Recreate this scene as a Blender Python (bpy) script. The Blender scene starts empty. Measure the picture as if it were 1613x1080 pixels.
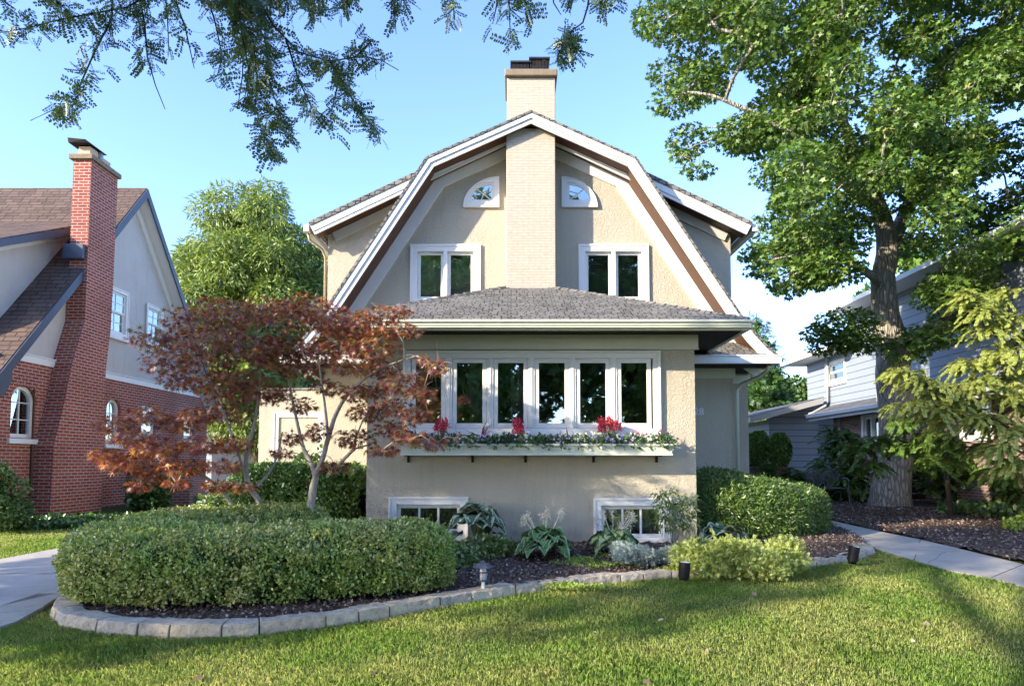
import bpy, bmesh, math, random
import numpy as np
from mathutils import Vector, Matrix
random.seed(7)
RG = np.random.default_rng(7)
R = math.radians
C = bpy.context.scene.collection

# ---------------------------------------------------------------- camera
F, TH, CX, HZ, CZ = 1075.0, R(3.2), 806.5, 728.0, 1.5
CY = HZ - F * math.tan(TH)
cam_d = bpy.data.cameras.new("Camera")
cam = bpy.data.objects.new("Camera", cam_d)
C.objects.link(cam)
cam.location = (0, 0, CZ)
cam.rotation_euler = (R(90) + TH, 0, 0)
cam_d.sensor_width = 36
cam_d.lens = 36 * F / 1613
cam_d.shift_y = (CY - 540) / 1613
cam_d.clip_end = 2000
bpy.context.scene.camera = cam

# ---------------------------------------------------------------- world, sun, exposure
SUN = Vector((-1.7, -1.0, 0.80)).normalized()
EL = math.asin(SUN.z)
world = bpy.data.worlds.new("World")
bpy.context.scene.world = world
world.use_nodes = True
wn = world.node_tree
bg = wn.nodes["Background"]
sky = wn.nodes.new("ShaderNodeTexSky")
sky.sky_type = 'NISHITA'
sky.sun_disc = False
sky.sun_elevation = EL
sky.sun_rotation = math.atan2(SUN.x, SUN.y)
sky.air_density = 0.9
sky.dust_density = 0.6
sky.ozone_density = 4.0
tint = wn.nodes.new("ShaderNodeMixRGB"); tint.blend_type = 'MULTIPLY'; tint.inputs[0].default_value = 1
tint.inputs[2].default_value = (.95, .90, 1.0, 1)
wn.links.new(sky.outputs[0], tint.inputs[1]); wn.links.new(tint.outputs[0], bg.inputs[0])
bg.inputs[1].default_value = 0.15
sun_d = bpy.data.lights.new("Sun", 'SUN')
sun = bpy.data.objects.new("Sun", sun_d)
C.objects.link(sun)
sun_d.energy = 2.55
sun_d.angle = R(0.8)
sun_d.color = (1.0, 0.86, 0.66)
sun.rotation_euler = SUN.to_track_quat('Z', 'Y').to_euler()
sun.location = SUN * 60
vs = bpy.context.scene.view_settings
vs.view_transform = 'Standard'
vs.look = 'None'
vs.gamma = 1
vs.exposure = 2.15

# ---------------------------------------------------------------- survey helpers
def at(px, py, Y):
    a, b = (px - CX) / F, (CY - py) / F
    fw = math.cos(TH) - b * math.sin(TH)
    t = Y / fw
    return Vector((a * t, Y, CZ + (math.sin(TH) + b * math.cos(TH)) * t))
GP = [(-400, -.3), (0, 0), (5, .02), (10, .24), (16, .42), (24, .5), (60, .6), (400, 1.0)]
def gz(Y):
    for (a, b), (c, d) in zip(GP, GP[1:]):
        if Y <= c:
            return b + (d - b) * (Y - a) / (c - a)
    return 1.0
gzv = lambda Y: np.interp(Y, [p[0] for p in GP], [p[1] for p in GP])
def gnd(px, py, dz=0.0):
    lo, hi = 1.5, 150
    for i in range(50):
        m = (lo + hi) / 2
        if at(px, py, m).z > gz(m) + dz: lo = m
        else: hi = m
    return at(px, py, lo)

# ---------------------------------------------------------------- materials
class NT:
    def __init__(s, name):
        s.m = bpy.data.materials.new(name); s.m.use_nodes = True
        s.t = s.m.node_tree; s.t.nodes.clear()
        s.o = s.n("ShaderNodeOutputMaterial")
    def n(s, typ, props=None, **ins):
        nd = s.t.nodes.new(typ)
        for k, v in (props or {}).items(): setattr(nd, k, v)
        for k, v in ins.items():
            k = k.replace('_', ' ')
            if isinstance(v, bpy.types.NodeSocket): s.t.links.new(v, nd.inputs[k])
            else: nd.inputs[k].default_value = v
        return nd
    def link(s, a, b): s.t.links.new(a, b)
    def coord(s, kind='Object'): return s.n("ShaderNodeTexCoord").outputs[kind]
    def noise(s, vec, scale, detail=4, rough=.6, dist=0):
        return s.n("ShaderNodeTexNoise", Vector=vec, Scale=scale, Detail=detail, Roughness=rough, Distortion=dist).outputs['Fac']
    def ramp(s, fac, stops, interp='LINEAR'):
        nd = s.n("ShaderNodeValToRGB", Fac=fac); r = nd.color_ramp; r.interpolation = interp
        while len(r.elements) < len(stops): r.elements.new(0.5)
        for e, (p, c) in zip(r.elements, stops):
            e.position = p; e.color = (c, c, c, 1) if isinstance(c, (int, float)) else (*c, 1)
        return nd.outputs[0]
    def mix(s, fac, a, b, mode='MIX'):
        nd = s.n("ShaderNodeMixRGB", {'blend_type': mode})
        for k, v in (('Fac', fac), ('Color1', a), ('Color2', b)):
            if isinstance(v, bpy.types.NodeSocket): s.link(v, nd.inputs[k])
            elif isinstance(v, (tuple, list)): nd.inputs[k].default_value = (*v[:3], 1)
            else: nd.inputs[k].default_value = v
        return nd.outputs[0]
    def bump(s, h, strength=.5, dist=.02, normal=None):
        nd = s.n("ShaderNodeBump", Height=h, Strength=strength, Distance=dist)
        if normal: s.link(normal, nd.inputs['Normal'])
        return nd.outputs[0]
    def surf(s, color, rough=.7, normal=None, spec=.3, metal=0):
        nd = s.n("ShaderNodeBsdfPrincipled")
        for k, v in (('Base Color', color), ('Roughness', rough), ('Specular IOR Level', spec), ('Metallic', metal), ('Normal', normal)):
            if v is None: continue
            if isinstance(v, bpy.types.NodeSocket): s.link(v, nd.inputs[k])
            elif isinstance(v, tuple): nd.inputs[k].default_value = (*v[:3], 1)
            else: nd.inputs[k].default_value = v
        s.link(nd.outputs[0], s.o.inputs[0]); return nd

def m_plain(name, col, rough=.6, var=.12, spec=.3, metal=0, bump=0, scale=6):
    s = NT(name); co = s.coord()
    f = s.noise(co, scale, 5)
    c = s.mix(f, tuple(x * (1 - var) for x in col), tuple(min(1, x * (1 + var)) for x in col))
    nrm = s.bump(s.noise(co, scale * 14, 4), bump, .01) if bump else None
    s.surf(c, rough, nrm, spec, metal); return s.m
def m_stucco(name, col, bscale=30, amp=.010):
    s = NT(name); co = s.coord()
    n1 = s.noise(co, bscale, 3, .5, 1.2)
    h = s.ramp(n1, [(.42, 0), (.56, 1)])
    h2 = s.noise(co, bscale * 5, 3)
    hh = s.mix(.25, h, h2)
    c = s.mix(s.noise(co, 1.3, 6), tuple(x * .86 for x in col), tuple(x * 1.12 for x in col))
    c = s.mix(s.ramp(s.noise(co, 9, 5), [(.55, 0), (.8, .35)]), c, tuple(x * .78 for x in col))
    mp = s.n("ShaderNodeMapping", Vector=co, Scale=(4, 4, .35))
    c = s.mix(s.ramp(s.noise(mp.outputs[0], 1.6, 6, .65), [(.52, 0), (.75, .3)]), c, tuple(x * .62 for x in col))
    sp = s.n("ShaderNodeSeparateXYZ", Vector=s.n("ShaderNodeNewGeometry").outputs['Position'])
    ad = s.n("ShaderNodeMath", {'operation': 'MULTIPLY_ADD'}); s.link(s.noise(co, 5, 6), ad.inputs[0]); ad.inputs[1].default_value = .55; s.link(sp.outputs[2], ad.inputs[2])
    c = s.mix(s.ramp(ad.outputs[0], [(.55, .5), (.8, 0)]), c, (.17, .14, .11))
    s.surf(c, .9, s.bump(hh, .7, amp), .15); return s.m
def m_brick(name, c1, c2, mortar, bw=.21, bh=.068, ms=.011, bump=.7, stain=None):
    s = NT(name); uv = s.coord('UV')
    b = s.n("ShaderNodeTexBrick", {'offset': .5, 'squash': 1}, Vector=uv, Color1=(*c1, 1), Color2=(*c2, 1), Mortar=(*mortar, 1), Scale=1, Bias=0)
    for k, v in (('Mortar Size', ms), ('Mortar Smooth', .25), ('Brick Width', bw), ('Row Height', bh)): b.inputs[k].default_value = v
    c = s.mix(.35, b.outputs[0], s.mix(s.noise(uv, 14, 5), (.25, .25, .25), (.9, .9, .9)), 'OVERLAY')
    c = s.mix(s.ramp(s.noise(uv, .9, 5), [(.45, 0), (.75, .4)]), c, stain or tuple(x * .5 for x in c1))
    inv = s.n("ShaderNodeMath", {'operation': 'SUBTRACT'}); inv.inputs[0].default_value = 1; s.link(b.outputs['Fac'], inv.inputs[1])
    h = s.mix(.2, inv.outputs[0], s.noise(uv, 60, 3))
    s.surf(c, .88, s.bump(h, bump, .012), .15); return s.m
def m_shingle(name, c1, c2, w=.16, h=.135, edge=(.02, .02, .02)):
    s = NT(name); uv = s.coord('UV')
    wob = s.n("ShaderNodeTexNoise", Vector=uv, Scale=7.0, Detail=2)
    vm = s.n("ShaderNodeVectorMath", {'operation': 'MULTIPLY_ADD'}); s.link(wob.outputs['Color'], vm.inputs[0]); vm.inputs[1].default_value = (.03, .012, 0); s.link(uv, vm.inputs[2])
    b = s.n("ShaderNodeTexBrick", {'offset': .37, 'squash': .7, 'squash_frequency': 3}, Vector=vm.outputs[0], Color1=(*c1, 1), Color2=(*c2, 1), Mortar=(*edge, 1), Scale=1, Bias=0)
    for k, v in (('Mortar Size', .010), ('Mortar Smooth', .3), ('Brick Width', w), ('Row Height', h)): b.inputs[k].default_value = v
    c = s.mix(.5, b.outputs[0], s.mix(s.noise(uv, 90, 3), (.2, .2, .2), (.85, .85, .85)), 'OVERLAY')
    c = s.mix(s.ramp(s.noise(uv, 1.6, 6), [(.4, 0), (.8, .35)]), c, tuple(x * 1.5 for x in c2))
    sep = s.n("ShaderNodeSeparateXYZ", Vector=vm.outputs[0])
    md = s.n("ShaderNodeMath", {'operation': 'FRACT'}); dv = s.n("ShaderNodeMath", {'operation': 'DIVIDE'}); s.link(sep.outputs[1], dv.inputs[0]); dv.inputs[1].default_value = h
    s.link(dv.outputs[0], md.inputs[0])
    inv = s.n("ShaderNodeMath", {'operation': 'SUBTRACT'}); inv.inputs[0].default_value = 1; s.link(md.outputs[0], inv.inputs[1])
    hh = s.mix(.3, inv.outputs[0], b.outputs['Fac'], 'SUBTRACT')
    s.surf(c, .92, s.bump(hh, .9, .02), .12); return s.m
def m_siding(name, col, h=.19):
    s = NT(name); uv = s.coord('UV')
    sep = s.n("ShaderNodeSeparateXYZ", Vector=uv)
    dv = s.n("ShaderNodeMath", {'operation': 'DIVIDE'}); s.link(sep.outputs[1], dv.inputs[0]); dv.inputs[1].default_value = h
    fr = s.n("ShaderNodeMath", {'operation': 'FRACT'}); s.link(dv.outputs[0], fr.inputs[0])
    inv = s.n("ShaderNodeMath", {'operation': 'SUBTRACT'}); inv.inputs[0].default_value = 1; s.link(fr.outputs[0], inv.inputs[1])
    gap = s.ramp(fr.outputs[0], [(.0, 1), (.07, 1), (.09, 0)])
    c = s.mix(s.noise(uv, 3, 5), tuple(x * .92 for x in col), tuple(x * 1.08 for x in col))
    c = s.mix(gap, c, tuple(x * .25 for x in col))
    s.surf(c, .6, s.bump(inv.outputs[0], .6, .015), .25); return s.m
def m_leaf(name, stops, trans=.35, rough=.5, gloss=.06, patchy=0.0, pscale=1.2, alt=None):
    s = NT(name)
    g = s.n("ShaderNodeNewGeometry")
    c = s.ramp(g.outputs['Random Per Island'], stops)
    if alt:
        c = s.mix(s.ramp(s.noise(s.coord(), pscale, 2), [(.5 - patchy, 0), (.62, 1)]), c, s.ramp(g.outputs['Random Per Island'], alt))
    d = s.n("ShaderNodeBsdfDiffuse", Color=c); t = s.n("ShaderNodeBsdfTranslucent")
    s.link(s.mix(.5, c, (1, .95, .25), 'MULTIPLY'), t.inputs[0])
    gl = s.n("ShaderNodeBsdfGlossy", Roughness=rough); gl.inputs[0].default_value = (.9, .95, 1, 1)
    m1 = s.n("ShaderNodeMixShader"); m1.inputs[0].default_value = trans; s.link(d.outputs[0], m1.inputs[1]); s.link(t.outputs[0], m1.inputs[2])
    m2 = s.n("ShaderNodeMixShader"); m2.inputs[0].default_value = gloss; s.link(m1.outputs[0], m2.inputs[1]); s.link(gl.outputs[0], m2.inputs[2])
    s.link(m2.outputs[0], s.o.inputs[0]); return s.m
def m_bark(name, c1, c2, sc=7, stretch=.16, amp=.05, lichen=None):
    s = NT(name); co = s.coord()
    mp = s.n("ShaderNodeMapping", Vector=co, Scale=(1, 1, stretch))
    n = s.noise(mp.outputs[0], sc * 2.2, 6, .6, .8)
    v = s.n("ShaderNodeTexVoronoi", {'feature': 'DISTANCE_TO_EDGE'}, Vector=mp.outputs[0], Scale=sc * 2.4)
    h = s.mix(.5, s.ramp(v.outputs[0], [(0, 0), (.22, 1)]), n)
    c = s.mix(h, c1, c2)
    if lichen: c = s.mix(s.ramp(s.noise(co, 2.2, 6), [(.5, 0), (.75, .7)]), c, lichen)
    s.surf(c, .95, s.bump(h, 1, amp), .1); return s.m
def m_glass(name, refl=.2, tint=(.9, .95, .93)):
    s = NT(name); co = s.coord()
    fr = s.n("ShaderNodeFresnel", IOR=1.5)
    a = s.n("ShaderNodeMath", {'operation': 'MULTIPLY_ADD', 'use_clamp': True}); s.link(fr.outputs[0], a.inputs[0]); a.inputs[1].default_value = 1.0; a.inputs[2].default_value = refl
    t = s.n("ShaderNodeBsdfTransparent"); t.inputs[0].default_value = (*tint, 1)
    g = s.n("ShaderNodeBsdfGlossy", Roughness=.01, Normal=s.bump(s.noise(co, 1.6, 1), .15, .02)); g.inputs[0].default_value = (.95, 1, .98, 1)
    m = s.n("ShaderNodeMixShader"); s.link(a.outputs[0], m.inputs[0]); s.link(t.outputs[0], m.inputs[1]); s.link(g.outputs[0], m.inputs[2])
    s.link(m.outputs[0], s.o.inputs[0]); return s.m

M = {}
M['stucco'] = m_stucco('beige_stucco', (.52, .475, .37))
M['stucco2'] = m_stucco('grey_white_stucco', (.54, .515, .47), 6, .006)
M['trim'] = m_plain('white_paint', (.76, .77, .74), .45, .06, .35, bump=.08)
M['trim_g'] = m_plain('grass_tinted_white_paint', (.62, .66, .55), .5, .07, .3, bump=.1)  # white trim; green light reflected off the grass is mixed into the colour
M['frieze'] = m_plain('old_white_paint', (.58, .57, .53), .55, .12, .3, bump=.1)
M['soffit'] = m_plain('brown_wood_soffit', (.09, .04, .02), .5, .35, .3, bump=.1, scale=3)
M['soffit_d'] = m_plain('shade_toned_soffit', (.018, .013, .01), .7, .3)  # brown soffit taken near black; the shade under the eaves is in the colour
M['shingle'] = m_shingle('grey_shingles', (.12, .115, .10), (.22, .21, .185), .14, .10)
M['shingle_b'] = m_shingle('brown_shingles', (.10, .070, .056), (.15, .106, .082), .3, .14)
M['shingle_s'] = m_shingle('slate_shingles', (.10, .105, .12), (.16, .165, .18), .25, .14)
M['cbrick'] = m_brick('painted_cream_brick', (.455, .405, .325), (.485, .435, .35), (.40, .355, .285), .2, .05, .008, .5, (.5, .43, .33))
M['rbrick'] = m_brick('red_brick', (.25, .045, .03), (.36, .085, .05), (.40, .33, .28), .21, .068, .0125, .6, (.16, .05, .04))
M['dbrick'] = m_brick('dark_brick', (.15, .085, .07), (.22, .13, .11), (.3, .27, .25))
M['siding'] = m_siding('blue_grey_siding', (.25, .29, .34), .22)
M['siding_l'] = m_siding('pale_blue_siding', (.42, .47, .54), .1)
M['navy'] = m_plain('dark_blue_grey_paint', (.06, .072, .10), .45, .1)
M['stonecap'] = m_plain('weathered_stone', (.25, .2, .14), .9, .35, .1, bump=.7, scale=9)
M['black'] = m_plain('black_metal', (.008, .008, .009), .6, .2, .25)
M['darkmetal'] = m_plain('sooty_metal', (.05, .045, .04), .5, .6, .5, .5)
M['grey'] = m_plain('grey_metal', (.35, .36, .37), .45, .1, .5)
M['bench'] = m_plain('dark_cast_metal', (.12, .12, .125), .5, .2, .5)
M['flue'] = m_plain('clay_flue', (.55, .42, .27), .8, .2)
M['glass'] = m_glass('window_glass', .26)
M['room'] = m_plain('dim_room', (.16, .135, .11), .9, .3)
M['curtain'] = m_plain('pale_curtain', (.35, .36, .34), .9, .1)
M['blind'] = m_plain('grey_blind', (.5, .48, .46), .6, .1)
M['bark'] = m_bark('maple_bark', (.12, .105, .085), (.50, .46, .38), 6, .2, .05, (.33, .32, .26))
M['bark_s'] = m_bark('smooth_grey_bark', (.26, .23, .19), (.48, .44, .38), 12, .3, .004)
M['bark_d'] = m_bark('dark_twig_bark', (.03, .025, .02), (.10, .08, .06), 10, .3, .004)
M['concrete'] = None
def m_concrete(name, c1, c2):
    s = NT(name); co = s.coord()
    c = s.mix(s.noise(co, 1.1, 7), c1, c2)
    c = s.mix(s.ramp(s.noise(co, 5, 6, .7), [(.5, 0), (.7, .4)]), c, tuple(x * .7 for x in c1))
    cv = s.n('ShaderNodeTexVoronoi', {'feature': 'DISTANCE_TO_EDGE'}, Vector=s.mix(.1, co, s.n('ShaderNodeTexNoise', Vector=co, Scale=3.0).outputs['Color']), Scale=.45)
    c = s.mix(s.ramp(cv.outputs[0], [(0, .6), (.004, 0)]), c, (.08, .075, .07))
    c = s.mix(s.ramp(s.noise(co, .7, 8, .75), [(.5, 0), (.62, .35)]), c, tuple(x * .6 for x in c1))
    c = s.mix(.3, c, s.mix(s.noise(co, 160, 2), (.1, .1, .1), (.9, .9, .9)), 'OVERLAY')
    s.surf(c, .9, s.bump(s.noise(co, 90, 4), .4, .005), .15); return s.m
M['concrete'] = m_concrete('pale_concrete', (.37, .35, .315), (.48, .46, .415))
M['walk'] = m_concrete('walk_concrete', (.34, .31, .26), (.47, .43, .365))
def m_stone():
    s = NT('limestone_edging'); g = s.n("ShaderNodeObjectInfo"); co = s.coord()
    c = s.ramp(g.outputs['Random'], [(0, (.42, .37, .30)), (.4, (.56, .47, .34)), (.7, (.44, .41, .35)), (1, (.64, .53, .37))])
    n = s.noise(co, 14, 8, .75)
    c = s.mix(s.ramp(n, [(.46, 0), (.68, .7)]), c, (.17, .155, .125))
    c = s.mix(s.ramp(s.noise(co, 3, 4), [(.55, 0), (.7, .4)]), c, (.16, .19, .10))
    s.surf(c, .95, s.bump(s.mix(.5, n, s.noise(co, 4, 4)), 1, .05), .1); return s.m
M['stone'] = m_stone()
def m_mulch():
    s = NT('bark_mulch'); co = s.coord()
    v = s.n("ShaderNodeTexVoronoi", Vector=co, Scale=38.0, Randomness=1.0)
    c = s.ramp(v.outputs['Color'], [(0, (.06, .04, .03)), (.5, (.14, .105, .083)), (.8, (.22, .17, .135)), (1, (.34, .27, .22))])
    c = s.mix(s.noise(co, 2, 4), c, (.07, .045, .035))
    s.surf(c, .95, s.bump(v.outputs['Distance'], 1, .02), .1); return s.m
M['mulch'] = m_mulch()
def m_chip():
    s = NT('mulch_chips'); g = s.n("ShaderNodeNewGeometry")
    s.surf(s.ramp(g.outputs['Random Per Island'], [(0, (.07, .048, .038)), (.5, (.18, .135, .108)), (.85, (.30, .235, .19)), (.96, (.45, .37, .30)), (1, (.55, .47, .38))]), .9, None, .15); return s.m
M['chips'] = m_chip()
def m_lawn():
    s = NT('lawn_soil'); co = s.coord()
    c = s.mix(s.noise(co, .6, 5), (.06, .10, .02), (.11, .15, .035))
    c = s.mix(s.noise(co, 30, 4), c, (.09, .085, .04))
    s.surf(c, .95, s.bump(s.noise(co, 60, 4), 1, .03), .1); return s.m
M['lawn'] = m_lawn()
M['grass'] = m_leaf('grass_blades', [(0, (.13, .25, .04)), (.45, (.22, .38, .065)), (.85, (.34, .47, .09)), (.95, (.28, .33, .08)), (1, (.42, .38, .17))], .35, .5, .02, .1, .8,
                    [(0, (.22, .31, .06)), (.5, (.42, .48, .13)), (.85, (.58, .60, .24)), (1, (.54, .50, .22))])
M['l_maple'] = m_leaf('maple_leaves', [(0, (.05, .11, .02)), (.5, (.105, .20, .03)), (.85, (.18, .29, .05)), (.97, (.22, .30, .07)), (1, (.36, .32, .08))], .3, .5, .035)
M['l_box'] = m_leaf('boxwood_leaves', [(0, (.18, .24, .05)), (.4, (.38, .43, .11)), (.75, (.58, .59, .21)), (.92, (.74, .72, .38)), (1, (.68, .54, .30))], .25, .4, .04, .1, 1.5,
                    [(0, (.15, .25, .045)), (.5, (.31, .43, .10)), (1, (.52, .61, .18))])
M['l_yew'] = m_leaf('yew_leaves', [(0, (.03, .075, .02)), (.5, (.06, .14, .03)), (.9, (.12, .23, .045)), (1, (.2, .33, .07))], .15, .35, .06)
M['l_hedge'] = m_leaf('hedge_leaves', [(0, (.06, .13, .025)), (.5, (.12, .23, .04)), (.85, (.22, .36, .07)), (1, (.38, .52, .13))], .2, .35, .07)
M['l_hem'] = m_leaf('hemlock_leaves', [(0, (.20, .29, .045)), (.5, (.42, .50, .10)), (.9, (.60, .66, .2)), (1, (.6, .4, .15))], .35, .5, .05)
M['l_will'] = m_leaf('pale_green_leaves', [(0, (.12, .2, .035)), (.5, (.23, .33, .06)), (1, (.38, .46, .12))], .35, .5, .05)
M['l_bg'] = m_leaf('background_leaves', [(0, (.05, .11, .025)), (.5, (.10, .19, .04)), (1, (.2, .3, .07))], .3, .5, .05)
M['l_loc'] = m_leaf('locust_leaves', [(0, (.04, .09, .018)), (.5, (.075, .15, .03)), (1, (.15, .24, .05))], .35, .4, .08)
M['l_jm'] = m_leaf('red_maple_leaves', [(0, (.10, .025, .025)), (.3, (.24, .05, .04)), (.52, (.38, .10, .05)), (.62, (.22, .15, .05)), (.8, (.28, .20, .07)), (.93, (.46, .18, .05)), (1, (.65, .28, .06))], .35, .4, .06)
M['l_jmo'] = m_leaf('orange_maple_leaves', [(0, (.16, .035, .04)), (.4, (.36, .10, .05)), (.7, (.58, .20, .06)), (1, (.85, .42, .08))], .35, .4, .08)
M['l_lime'] = m_leaf('lime_leaves', [(0, (.16, .26, .03)), (.5, (.30, .42, .06)), (1, (.46, .55, .12))], .3, .5, .04)
M['l_thread'] = m_leaf('golden_thread_leaves', [(0, (.28, .38, .07)), (.5, (.50, .60, .15)), (1, (.75, .78, .32))], .25, .5, .04)
M['l_blue'] = m_leaf('blue_grey_leaves', [(0, (.20, .28, .27)), (.5, (.33, .42, .41)), (1, (.5, .58, .56))], .2, .5, .04)
M['l_shrub'] = m_leaf('narrow_green_leaves', [(0, (.09, .17, .035)), (.5, (.17, .27, .055)), (1, (.3, .4, .12))], .3, .4, .08)
M['core'] = m_plain('twiggy_branches', (.055, .045, .03), .95, .4, .1, bump=.5)
M['core_g'] = m_plain('inner_foliage', (.035, .06, .02), .95, .4, .1, bump=.5)
M['white_fl'] = m_plain('white_petals', (.75, .74, .80), .7, .1)
M['lilac_fl'] = m_plain('lilac_petals', (.48, .42, .68), .7, .15)
M['purple_fl'] = m_plain('deep_purple_petals', (.05, .03, .12), .7, .2)
M['pink_fl'] = m_plain('hot_pink_plumes', (.80, .035, .12), .7, .25)
M['pink_fl'] = m_leaf('pink_plumes', [(0, (.45, .01, .05)), (.6, (.85, .05, .13)), (1, (.95, .28, .36))], .3, .5, .04)
M['spike'] = m_plain('maroon_spike_leaf', (.22, .06, .09), .5, .4)
M['spike_p'] = m_plain('pink_spike_leaf', (.62, .22, .24), .5, .3)
M['dry'] = m_plain('dry_flower', (.78, .70, .52), .9, .15)
M['stem_g'] = m_plain('green_stem', (.16, .2, .07), .8, .2)
M['terracotta'] = m_plain('brown_planter', (.16, .10, .07), .8, .2)
def m_hosta(name, mid, edge, w=.32):
    s = NT(name); uv = s.coord('UV'); sep = s.n("ShaderNodeSeparateXYZ", Vector=uv)
    a = s.n("ShaderNodeMath", {'operation': 'ABSOLUTE'}); s.link(sep.outputs[0], a.inputs[0])
    n = s.noise(uv, 6, 3)
    ad = s.n("ShaderNodeMath", {'operation': 'MULTIPLY_ADD'}); s.link(n, ad.inputs[0]); ad.inputs[1].default_value = .35; s.link(a.outputs[0], ad.inputs[2])
    g = s.n("ShaderNodeNewGeometry")
    mc = s.mix(g.outputs['Random Per Island'], tuple(x * .75 for x in mid), tuple(x * 1.3 for x in mid))
    c = s.mix(s.ramp(ad.outputs[0], [(1 - w, 0), (1.08 - w, 1)]), mc, edge)
    w_ = s.n("ShaderNodeTexWave", Vector=uv, Scale=2.5, Distortion=.5)
    s.surf(c, .45, s.bump(w_.outputs['Fac'], .5, .01), .35); return s.m
M['hosta_g'] = m_hosta('green_hosta_leaf', (.10, .22, .08), (.32, .44, .18), .2)
M['hosta_w'] = m_hosta('white_edged_hosta_leaf', (.06, .13, .07), (.50, .56, .36), .28)
M['hosta_y'] = m_hosta('cream_hosta_leaf', (.42, .48, .20), (.11, .21, .07), .3)

# ---------------------------------------------------------------- object helpers
def tag(o, label=None, cat=None, group=None, kind=None):
    for k, v in (('label', label), ('category', cat), ('group', group), ('kind', kind)):
        if v: o[k] = v
    return o
def thing(name, loc, label, cat, group=None, rz=0):
    o = bpy.data.objects.new(name, None); C.objects.link(o)
    o.empty_display_size = .2
    o.location = loc; o.rotation_euler = (0, 0, rz)
    return tag(o, label, cat, group)
def origin(o):
    v = Vector((0, 0, 0))
    while o: v = v + Vector(o.location); o = o.parent
    return v
def link(me, name, mat, parent, loc=None):
    o = bpy.data.objects.new(name, me); C.objects.link(o)
    if mat: me.materials.append(mat)
    if parent: o.parent = parent
    if loc is not None: o.location = loc
    return o
IDT = lambda u, d, w: (u, d, w)
def T_front(y):  return lambda u, d, w: (u, y - d, w)       # faces the street
def T_east(x):   return lambda u, d, w: (x + d, u, w)       # faces +X
def T_west(x):   return lambda u, d, w: (x - d, u, w)
class MB:
    def __init__(s, T=IDT): s.v, s.f, s.T = [], [], T
    def add(s, vs, fs):
        b = len(s.v); s.v += [Vector(s.T(*p)) for p in vs]; s.f += [[b + i for i in f] for f in fs]; return s
    def box(s, u0, u1, d0, d1, w0, w1):
        vs = [(u, d, w) for w in (w0, w1) for d in (d0, d1) for u in (u0, u1)]
        return s.add(vs, [(0, 1, 3, 2), (4, 6, 7, 5), (0, 4, 5, 1), (1, 5, 7, 3), (3, 7, 6, 2), (2, 6, 4, 0)])
    def prism(s, poly, d0, d1):                      # polygon in (u,w), thick along d
        n = len(poly)
        vs = [(u, d0, w) for u, w in poly] + [(u, d1, w) for u, w in poly]
        return s.add(vs, [list(range(n)), list(range(2 * n - 1, n - 1, -1))] + [(i, n + i, n + (i + 1) % n, (i + 1) % n) for i in range(n)])
    def ribbon(s, a, b, d0, d1):                     # strip between polylines a and b in (u,w)
        for i in range(len(a) - 1):
            s.prism([a[i], a[i + 1], b[i + 1], b[i]], d0, d1)
        return s
    def poly3(s, a, b):                              # solid between two matching 3-D rings
        n = len(a)
        return s.add(list(a) + list(b), [list(range(n)), list(range(2 * n - 1, n - 1, -1))] + [(i, n + i, n + (i + 1) % n, (i + 1) % n) for i in range(n)])
    def tube(s, pts, rad, n=8, caps=True):
        pts = [Vector(p) for p in pts]
        if isinstance(rad, (int, float)): rad = [rad] * len(pts)
        b = len(s.v); up = Vector((.31, .17, .93))
        for i, p in enumerate(pts):
            t = (pts[min(i + 1, len(pts) - 1)] - pts[max(i - 1, 0)]).normalized()
            x = t.cross(up)
            if x.length < .1: x = t.cross(Vector((1, 0, 0)))
            x.normalize(); y = t.cross(x)
            for k in range(n):
                a = 2 * math.pi * k / n
                s.v.append(Vector(s.T(*(p + (x * math.cos(a) + y * math.sin(a)) * rad[i]))))
        for i in range(len(pts) - 1):
            for k in range(n):
                a, c = b + i * n + k, b + i * n + (k + 1) % n
                s.f.append([a, c, c + n, a + n])
        if caps:
            s.f.append([b + k for k in range(n)][::-1]); e = b + (len(pts) - 1) * n
            s.f.append([e + k for k in range(n)])
        return s
    def lathe(s, prof, c=(0, 0, 0), n=20):
        return s.tube([(c[0], c[1], c[2] + z + i * 1e-5) for i, (r, z) in enumerate(prof)], [r for r, z in prof], n) 
    def build(s, name, mat, parent=None, uv=True, smooth=False, bevel=0, recalc=True):
        o0 = origin(parent) if parent else Vector((0, 0, 0))
        me = bpy.data.meshes.new(name)
        me.from_pydata([tuple(v - o0) for v in s.v], [], s.f)
        if recalc:
            bm = bmesh.new(); bm.from_mesh(me)
            bmesh.ops.recalc_face_normals(bm, faces=bm.faces); bm.to_mesh(me); bm.free()
        if uv:
            l = me.uv_layers.new(name="UVMap"); Z = Vector((0, 0, 1))
            for p in me.polygons:
                nn = p.normal; u = Z.cross(nn)
                u = Vector((1, 0, 0)) if u.length < .05 else u.normalized()
                w = nn.cross(u)
                for li in p.loop_indices:
                    co = me.vertices[me.loops[li].vertex_index].co + o0
                    l.data[li].uv = (co.dot(u), co.dot(w))
        if smooth:
            me.polygons.foreach_set('use_smooth', [True] * len(me.polygons))
        o = link(me, name, mat, parent)
        if bevel:
            bv = o.modifiers.new("Bevel", 'BEVEL'); bv.width = bevel; bv.segments = 2; bv.limit_method = 'ANGLE'
        return o

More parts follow.
